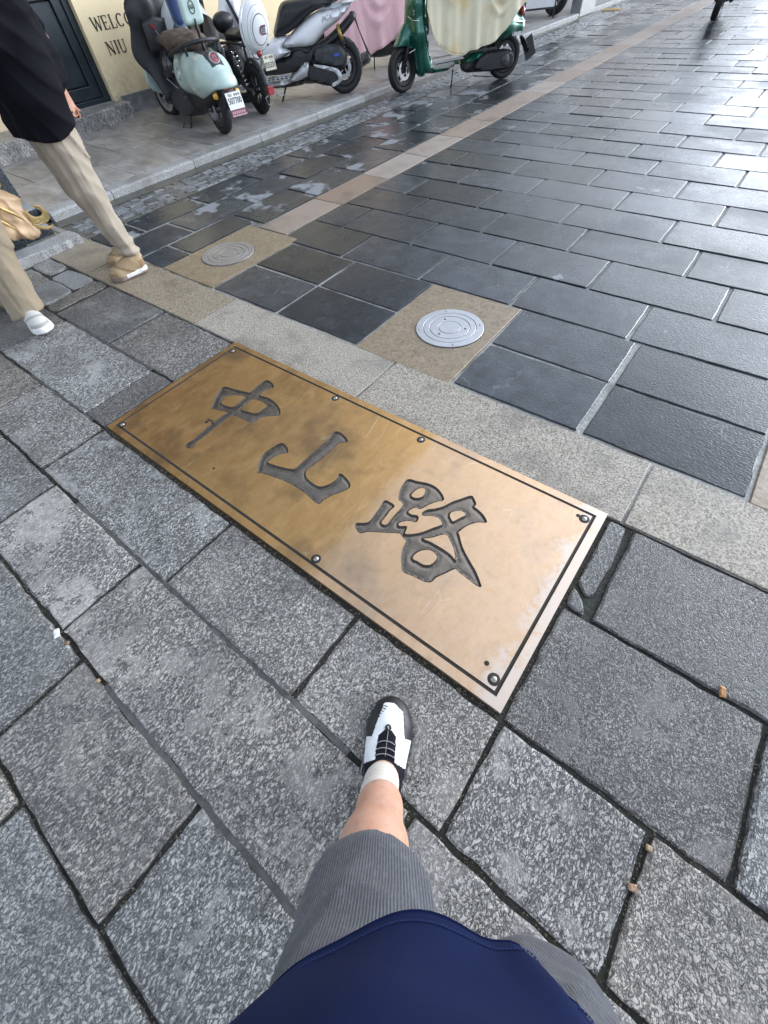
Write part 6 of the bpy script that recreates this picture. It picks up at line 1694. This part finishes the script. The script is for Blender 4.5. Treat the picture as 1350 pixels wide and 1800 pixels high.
# shirt: rings of cloth from the hem up to the chest, then yoke and sleeves
def hemz(r_): return .742+.008*math.sin(r_*15+.4)
def shirt_pt(a, t, off=0.0):
    ca, sa = math.cos(a), math.sin(a)
    zt = 1.22
    wv_ = .012*math.exp(-t*3)*(math.sin(a*3+.5)+.6*math.sin(a*5+1.9))
    fold = .010*math.exp(-((a-.62-.35*t)/.10)**2)*math.exp(-t*2.2)-.012*math.exp(-((a-.80-.35*t)/.10)**2)*math.exp(-t*2.2)-.006*math.exp(-((a+.55+.5*t)/.13)**2)*math.exp(-t*3)
    fold += .0035*math.sin(a*9+t*7)*math.exp(-t*1.5)+.003*math.sin(a*4-t*13)
    A = .205-.004*t; B = .129-.004*t
    r_ = -.045+.03*t+sa*(A+wv_+fold+off); f_ = -.240-.012*t+ca*(B+wv_*.6+fold+off)
    z = hemz(r_)*(1-t)+zt*t
    return pf(f_, r_, z)
NA, NT_ = 150, 46
V = []; F = []
rows_ = [(-.010, 0.0), (-.006, -.006), (0.0, -.007), (.0015, -.002)]
for off, dz in rows_:
    for k in range(NA):
        p = shirt_pt(2*math.pi*k/NA, 0, off); V.append((p[0], p[1], p[2]+dz+.007))
for j in range(1, NT_+1):
    t_ = (j/NT_)**1.3
    for k in range(NA): V.append(shirt_pt(2*math.pi*k/NA, t_))
nr = len(V)//NA
for j in range(nr-1):
    for k in range(NA): F.append((j*NA+k, (j+1)*NA+k, (j+1)*NA+(k+1) % NA, j*NA+(k+1) % NA))
st_ = mesh('shirt', V, F, ph, M_NAVY, True)
S = SDF((-.22,-.58,1.02),(.52,.20,1.46),.012)
S.rc(pf(-.262,-.16,1.325),pf(-.262,.16,1.325),.068,.068,.05); S.rc(pf(-.262,-.10,1.27),pf(-.262,.10,1.27),.105,.105,.05); S.rc(pf(-.262,-.10,1.20),pf(-.262,.10,1.20),.110,.110,.05)
for s in (-1, 1): S.rc(pf(-.262,s*.17,1.32),pf(-.335,s*.22,1.13),.072,.066,.03)
S.field(lambda D,X,Y,Z: np.maximum(np.maximum(D, 1.09-Z), -np.maximum(np.hypot(X-pf(-.26,0,0)[0], Y-pf(-.26,0,0)[1])-.062, 1.30-Z))); S.build('shirt_yoke', M_NAVY, st_)
q = MB()
for k in range(210):
    a0 = -1.9+3.8*k/210; a1 = a0+.0105
    q.tube([shirt_pt(a0, .052, .0012), shirt_pt(a1, .052, .0012)], .0009, 5)
q.build('hem_stitching', weave('faded navy thread', (.022,.036,.12)), st_)['kind'] = 'stuff'
# hair
S2 = SDF((-.05,-.35,1.40),(.35,.05,1.70),.010); hc = np.array(pf(-.205,0,1.565)); S2.rc(hc,hc+np.array([0,0,.015]),.101,.099,.02,(.92,.92,1)); fr_ = pf(-.14,0,1.5)
S2.field(lambda D,X,Y,Z: np.maximum(D, np.minimum(((X-hc[0])*FW[0]+(Y-hc[1])*FW[1])-.035, 1.57-Z+((X-hc[0])*FW[0]+(Y-hc[1])*FW[1])*1.2))); S2.build('hair', M_HAIR, ph)
# sock
S = SDF((-.16,-.14,.03),(.02,.08,.24),.0045); S.chain([(-.085,-.024,.052),(-.081,-.031,.085),(-.076,-.040,.12),(-.062,-.060,.170)], [.029,.0350,.0400,.0450], .012)
S.field(lambda D,X,Y,Z: np.maximum(D+.0012*np.sin(Z*420), Z-.212-.35*((X+.066)*FW[0]+(Y+.055)*FW[1])*-1)); so_ = S.build('sock', M_SOCK, ph)

# the forward shoe: white upper, black toe guard, black tongue with wire laces and a dial
heel = np.array([-.043,-.098]); toe = np.array([-.183,.145]); dv = (toe-heel); SL = float(np.linalg.norm(dv)); an = math.atan2(dv[1], dv[0])
S = SDF((-.03,-.08,-.012),(SL+.03,.08,.135),.0024)
S.chain([(.046,.002,.040),(.12,.004,.036),(.195,-.004,.033),(SL-.050,-.004,.028)], [.0385,.041,.0505,.041], .03, (1,1,.66))
S.rc((SL-.075,.012,.028),(SL-.046,.006,.028),.042,.035,.02,(1,1,.62))
S.chain([(.05,.0,.072),(.10,.0,.062),(.15,.0,.044),(.20,-.002,.032)], [.040,.040,.040,.038], .03, (1,1,.9))
S.rc((.040,0,.05),(.036,0,.088),.040,.038,.02)
def shp(D, X, Y, Z):
    D = np.maximum(D, -Z+.0)
    tread = .0025*np.sign(np.sin(X*260))*(Z < .012)
    k_ = int(round((.034-S.lo[2])/S.step)); prof = D[:,:,k_:k_+1]
    D = np.minimum(D, np.maximum(np.maximum(prof-.0015, Z-.026), -Z))
    D = D+tread*(np.abs(Y) > .03)
    op = np.hypot((X-.062)/1.25, Y)-.0345
    D = np.maximum(D, -np.maximum(op, .055-Z))
    return np.maximum(D, Z-(.100-.10*np.clip(X-.02, 0, .06)))
S.field(shp)
def pick(C):
    x, y, z = C.T
    lab = np.zeros(len(C), int)                       # 0 white upper
    lab[(z < .0285+.012*np.clip((x-.20)/.06, 0, 1))] = 1                                # black sole
    lab[x > SL-.024-.75*np.maximum(0, np.abs(y-.004)-.012)] = 2    # toe guard
    lab[(x > .165) & (y > .019+.245*(SL-.020-x)) & (y > .016)] = 2
    lab[(x > .17) & (y < -.033-.16*(SL-.030-x))] = 2
    tongue = (np.abs(y) < .0255-.05*np.clip(x-.14, 0, .1)-.9*np.clip(x-.170, 0, .02)) & (x > .108) & (x < .184) & (z > .040)
    lab[tongue] = 3
    collar = (z > .052) & (x < .121-.35*np.abs(y)) & (x > .085-.9*np.abs(y))
    lab[collar] = 3
    inn = (np.hypot((x-.062)/1.25, y) < .0362) & (z > .05)
    lab[inn] = 3
    return lab
P_ = S.build(['shoe', 'sole', 'toe_guard', 'tongue'], [M_WHITEL, M_BLKRUB, M_BLKRUB, M_BLKKNIT], ph, pick)
shoe0 = P_[0]; shoe0.matrix_local = Matrix.Translation((heel[0], heel[1], 0.001))@Matrix.Rotation(an, 4, 'Z')
# strap across the instep, laces, anchor: all laid on the measured top of the shoe
Ssh = S
def topz(x, y):
    i = int(round((x-Ssh.lo[0])/Ssh.step)); j = int(round((y-Ssh.lo[1])/Ssh.step)); col_ = Ssh.D[i, j, :]
    k = np.where(col_ < 0)[0]
    if len(k) == 0: return .03
    k = k[-1]; d0, d1 = col_[k], col_[min(k+1, len(col_)-1)]
    return float(Ssh.lo[2]+(k+d0/(d0-d1+1e-9))*Ssh.step)
def over(x, y0, y1, n=9, lift=.0015, bow=0.0): return [(x-bow*(abs((y0+(y1-y0)*i/n)-(y0+y1)/2)/abs(y1-y0)*2)**2, y0+(y1-y0)*i/n, topz(x-bow*(abs((y0+(y1-y0)*i/n)-(y0+y1)/2)/abs(y1-y0)*2)**2, y0+(y1-y0)*i/n)+lift) for i in range(n+1)]
V = []; F = []
for i, x in enumerate((.094, .097, .103, .110, .116, .119)):
    e = -.001 if i in (0, 5) else .0038
    V += over(x, -.043, .043, 16, e, .016)
for i in range(5):
    for k in range(16): F.append((i*17+k, i*17+k+1, (i+1)*17+k+1, (i+1)*17+k))
mesh('strap', V, [tuple(reversed(f)) for f in F], shoe0, M_BLKKNIT, True)
lc = MB()
for x, w_ in ((.128,.027),(.142,.026),(.158,.024)): lc.tube(over(x, -w_, w_, 10, .0016, .007), .0013, 6)
lc.tube([(x, -.001, topz(x, 0)+.0012) for x in np.linspace(.122, .186, 9)], .0009, 5)
lc.build('laces', M_GREYP, shoe0, True)
zt_ = topz(.190, 0)
q = MB(); q.lathe([(0,.0045),(.0075,.004),(.0095,.001),(.0095,-.004)], 8, 'Z', (.190,0,zt_)); q.build('lace_anchor', M_BLKRUB, shoe0)
q = MB(); q.bar((.187,-.003,zt_+.005),(.193,.002,zt_+.005), .0022, .0012); q.bar((.193,-.003,zt_+.005),(.193,.003,zt_+.005), .0018, .0012); q.build('anchor_mark', M_SOCK, shoe0)
q = MB(); zz_ = topz(.107,0)+.0042; q.bar((.110,-.006,zz_),(.110,.006,zz_), .0022, .0012); q.bar((.105,-.004,zz_),(.105,.004,zz_), .0022, .0012); q.build('strap_mark', M_GREYP, shoe0)
q = MB(); q.lathe([(0,.014),(.011,.013),(.0135,.009),(.0135,.0)], 20, 'Y', (.088,.050,.058)); q.build('dial', M_BLKRUB, shoe0, True)
q = MB(); q.lathe([(.0115,.0105),(.0145,.0105),(.0145,.0075),(.0115,.0075)], 20, 'Y', (.088,.050,.058), closed=True); q.build('dial_ring', M_GREYP, shoe0, True)
q = MB()
for k in range(5):
    x = SL-.036-.007*k; y = .016+.0045*k; q.tube([(x, y-.007, topz(x, y-.007)+.0006), (x+.003, y+.003, topz(x+.003, y+.003)+.0006)], .0011, 5)
q.build('toe_marks', M_BLKRUB, shoe0)
tr = pf(-.275,.095,0); hr_ = pf(-.545,.105,0)
shoe(ph, (hr_[0],hr_[1]), (tr[0],tr[1]), .105, .001, M_WHITEL, M_BLKRUB, 'shoe', 0, M_BLKKNIT)

# ---------- walker in the black shirt and khaki trousers
p1 = thing('person', 'person in loose black shirt, pale khaki trousers and tan sneakers', 'person')
S = SDF((-4.15,.85,-.01),(-3.10,1.95,1.78),.0105)
S.chain([(-3.46,1.385,.10),(-3.475,1.355,.42),(-3.51,1.34,.84)], [.036,.052,.08], .03); S.chain([(-3.745,1.50,.11),(-3.72,1.43,.43),(-3.69,1.35,.84)], [.036,.052,.08], .03)
S.chain([(-3.6,1.34,.86),(-3.6,1.36,1.08),(-3.6,1.39,1.28)], [.10,.10,.11], .05, (1.35,1,1)); S.rc((-3.77,1.40,1.37),(-3.43,1.40,1.37),.06,.06,.05); S.rc((-3.6,1.39,1.40),(-3.6,1.37,1.50),.052,.05,.03)
head_shape(S, (-3.6,1.345,1.585), (0,-1,0))
S.chain([(-3.77,1.43,1.36),(-3.745,1.625,1.10),(-3.745,1.600,.945)], [.048,.042,.029], .02)
S.chain([(-3.43,1.38,1.36),(-3.47,1.22,1.12),(-3.60,1.04,1.06)], [.048,.040,.028], .02)
finger_set(S, (-3.742,1.592,.880), (.05,.10,-1), (.25,-1,0), (1,0,0), curl=.55); finger_set(S, (-3.66,1.0,1.06), (-.8,-.5,.1), (0,0,1), (0,1,0), curl=.5)
S.build('body', M_SKIN2, p1)
S = SDF((-3.98,1.02,.04),(-3.22,1.68,1.0),.0095)
S.chain([(-3.462,1.395,.085),(-3.470,1.355,.30),(-3.485,1.335,.50),(-3.515,1.335,.86)], [.060,.072,.096,.125], .03); S.chain([(-3.745,1.500,.10),(-3.735,1.45,.30),(-3.715,1.39,.50),(-3.685,1.345,.86)], [.060,.072,.096,.125], .03)
def trous(D, X, Y, Z):
    D = D+crease(X, Y, Z, .0105, .4)+.012*np.exp(-((Z-.13)/.06)**2)*np.sin(Z*95+Y*12)-.006*np.exp(-((Y-1.30+.1*(Z-.5))/.012)**2)*np.clip(Z,0,.9)
    cuff = np.maximum(np.maximum(.075+.10*(Y-1.38)-Z, 0), 0)
    D = np.maximum(D, .082+.10*(1.42-Y)*-1-Z)
    return D
S.field(trous); S.build('trousers', M_KHAKI, p1)
S = SDF((-4.05,.98,.70),(-3.18,1.90,1.52),.0105)
S.chain([(-3.68,1.325,.74),(-3.68,1.335,.95),(-3.68,1.385,1.22)], [.150,.150,.150], .04); S.chain([(-3.52,1.325,.74),(-3.52,1.335,.95),(-3.52,1.385,1.22)], [.150,.150,.150], .04)
S.rc((-3.79,1.41,1.375),(-3.41,1.41,1.375),.078,.078,.05); S.rc((-3.78,1.43,1.36),(-3.76,1.59,1.16),.085,.080,.03); S.rc((-3.41,1.38,1.36),(-3.45,1.25,1.14),.085,.080,.03); S.rc((-3.6,1.47,1.2),(-3.6,1.50,1.0),.12,.10,.06)
def sh1(D, X, Y, Z):
    D = D+fold_fn(X, Y, Z, .008, (12, 11, 10), 1.0)+crease(X, Y, Z, .009, .2, (24, 22, 13))
    D = np.maximum(D, .775-.10*(Y-1.33)*-1*.0-.02*np.sin(Y*16)-Z)
    return np.maximum(D, -np.maximum(np.hypot(X+3.6, Y-1.385)-.065, 1.36-Z))
S.field(sh1); S.build('shirt', M_BLACKT, p1)
shoe(p1, (-3.425,1.435), (-3.495,1.165), .105, .002, M_TAN, M_TANSOLE, 'sneaker', 0, M_LACE, .115, M_WSOLE, M_TAN2)
shoe(p1, (-3.735,1.565), (-3.765,1.290), .105, .004, M_TAN, M_TANSOLE, 'sneaker', .10, M_LACE, .115, M_WSOLE, M_TAN2)
b = MB()
for k in range(15):
    a = 2*math.pi*k/15; c_ = np.array((-3.745,1.602,.945)); b.lathe([(0,-.008),(.007,-.005),(.0085,0),(.007,.005),(0,.008)], 10, 'Z', tuple(c_+np.array((math.cos(a)*.036, math.sin(a)*.036, -.008*math.sin(a)))))
br = b.build('bracelet', plain('dark red beads', (.10,.02,.015), .3, coat=.5), None, True); setp(br, 'string of dark red beads round the wrist of the walker in black', 'bracelet')
S = SDF((-3.75,1.2,1.50),(-3.45,1.55,1.76),.011); S.rc((-3.6,1.365,1.615),(-3.6,1.365,1.63),.103,.10,.02,(.92,.95,1)); S.field(lambda D,X,Y,Z: np.maximum(D, np.minimum(1.315-Y, 1.59-Z-(Y-1.365)*1.2)+.0)); S.build('hair', M_HAIR, p1)

# ---------- second walker, mostly outside the left edge
p2 = thing('person', 'person at the left edge in flared olive trousers with a grey white shoe', 'person')
S = SDF((-4.1,.30,-.01),(-3.05,1.25,1.72),.0115)
S.chain([(-3.40,.565,.10),(-3.45,.65,.43),(-3.545,.79,.82)], [.036,.05,.078], .03); S.chain([(-3.84,.60,.10),(-3.78,.74,.43),(-3.70,.83,.82)], [.036,.05,.078], .03)
S.chain([(-3.62,.81,.86),(-3.62,.81,1.06),(-3.62,.81,1.24)], [.10,.095,.105], .05, (1,1.25,1)); S.rc((-3.62,.65,1.33),(-3.62,.97,1.33),.055,.055,.05); S.rc((-3.62,.81,1.36),(-3.60,.81,1.45),.05,.048,.03); head_shape(S, (-3.58,.81,1.53), (1,0,0), .094)
S.chain([(-3.62,.98,1.32),(-3.66,1.02,1.05),(-3.63,1.00,.83)], [.046,.038,.027], .02); S.chain([(-3.62,.64,1.32),(-3.68,.58,1.05),(-3.60,.54,.83)], [.046,.038,.027], .02)
finger_set(S, (-3.628,.998,.77), (.0,0,-1), (1,0,0), (0,-1,0), curl=.9); finger_set(S, (-3.585,.535,.77), (.1,0,-1), (1,0,0), (0,1,0), curl=.5)
S.build('body', M_SKIN, p2)
S = SDF((-4.0,.36,.02),(-3.2,1.05,1.0),.0095)
S.chain([(-3.385,.560,.07),(-3.42,.605,.25),(-3.455,.66,.45),(-3.55,.79,.86)], [.098,.088,.092,.118], .03); S.chain([(-3.84,.60,.08),(-3.78,.74,.45),(-3.69,.83,.86)], [.095,.09,.118], .03)
S.field(lambda D,X,Y,Z: np.maximum(D+crease(X,Y,Z,.009,2.0)-.010*np.exp(-((Y-.50-.1*Z)/.012)**2), .085+.22*(X+3.38)-Z)); S.build('trousers', M_KHAKI2, p2)
S = SDF((-3.95,.42,.78),(-3.32,1.22,1.48),.012); S.chain([(-3.62,.76,.82),(-3.62,.77,1.05),(-3.62,.77,1.24)], [.14,.13,.125], .04); S.chain([(-3.62,.86,.82),(-3.62,.85,1.05),(-3.62,.85,1.24)], [.14,.13,.125], .04); S.rc((-3.62,.66,1.33),(-3.62,.96,1.33),.07,.07,.05); S.rc((-3.62,.98,1.31),(-3.65,1.01,1.12),.07,.066,.03); S.rc((-3.62,.64,1.31),(-3.66,.60,1.12),.07,.066,.03)
S.field(lambda D,X,Y,Z: np.maximum(D+fold_fn(X,Y,Z,.008,(14,12,11)), .82-Z)); S.build('shirt', M_BLACKT, p2)
S = SDF((-3.74,.65,1.45),(-3.45,.97,1.70),.012); S.rc((-3.60,.81,1.56),(-3.60,.81,1.57),.100,.098,.02); S.field(lambda D,X,Y,Z: np.maximum(D, np.minimum((X+3.565), 1.56-Z+(X+3.6)*1.2))); S.build('hair', M_HAIR, p2)
shoe(p2, (-3.435,.575), (-3.175,.540), .105, .012, M_CREAMSHOE, M_WSOLE, 'shoe', rad(-4), M_GREY2, .105, None, M_GREY2)
shoe(p2, (-3.885,.62), (-3.625,.56), .105, .002, M_CREAMSHOE, M_WSOLE, 'shoe', 0, M_WSOLE, .105)

# ---------- the glossy gold bag with a curled gold ribbon, carried by the second walker
bag = thing('gift_bag', 'glossy gold and peach bag with a curled gold ribbon hanging at the left edge', 'bag', (-3.62,.895,.035))
S = SDF((-.20,-.26,.28),(.20,.22,.70),.0075)
S.box((0,-.03,.45),(.036,.100,.118),.034,.02,Matrix.Rotation(rad(-16),3,'X')); S.rc((0,.035,.355),(.01,.060,.345),.035,.022,.03); S.rc((0,-.05,.56),(0,-.0,.62),.05,.03,.03)
S.field(lambda D,X,Y,Z: D+crease(X*1.3, Y*1.3, Z, .010, .7, (30, 26, 22))+.003*np.sin(Y*85-Z*20+X*30)); bo = S.build('bag_body', M_PEACH, bag)
q = MB(); q.tube([(.062,-.10,.56),(.068,-.04,.50),(.070,.0,.46),(.066,.025,.42)], [.006,.010,.008,.004], 8).tube([(.060,-.13,.50),(.068,-.08,.44),(.07,-.05,.40)], [.005,.009,.004], 8); q.build('gold_print', M_GOLD, bo, True)
S = SDF((-.10,-.12,.56),(.10,.10,.70),.007); S.rc((.02,-.02,.615),(.02,.02,.60),.03,.022,.01); S.rc((.02,-.05,.63),(.02,-.02,.615),.02,.03,.01); S.build('gold_knot', M_GOLD, bag)
q = MB(); q.tube([(0,.0,.60),(0,.05,.70),(-.008,.095,.76)], .006, 8); q.build('handle', M_GOLD, bag, True)
for (lp, nm) in (([(.0,.0),(.035,.006),(.075,.0),(.115,.012),(.135,.045),(.125,.085),(.10,.105),(.075,.10),(.10,.085),(.105,.06),(.085,.045),(.05,.05),(.035,.075),(.05,.09),(.025,.085),(.018,.055),(.02,.03)], 'ribbon'), ([(.02,-.004),(.06,-.030),(.10,-.032),(.125,-.012),(.10,-.018),(.07,-.012),(.04,.004)], 'ribbon')):
    o = puff(nm, lp, .006, M_GOLD, bag, edge=.012, rim=.0015, smooth_n=4, step=.010)
    o.location = (.02,.045,.372); o.rotation_euler = (rad(12),0,rad(70))
q = MB(); 
for off in (0, .018): q.tube(catmull([(.045,.06,.385+off*.3),(.052,.105,.380+off),(.050,.150,.405+off),(.040,.150,.440+off*.6)], 5, False), .0025, 5)
q.build('ribbon_line', plain('pale gold edge', (.75,.62,.36), .35, .4), bag, True)
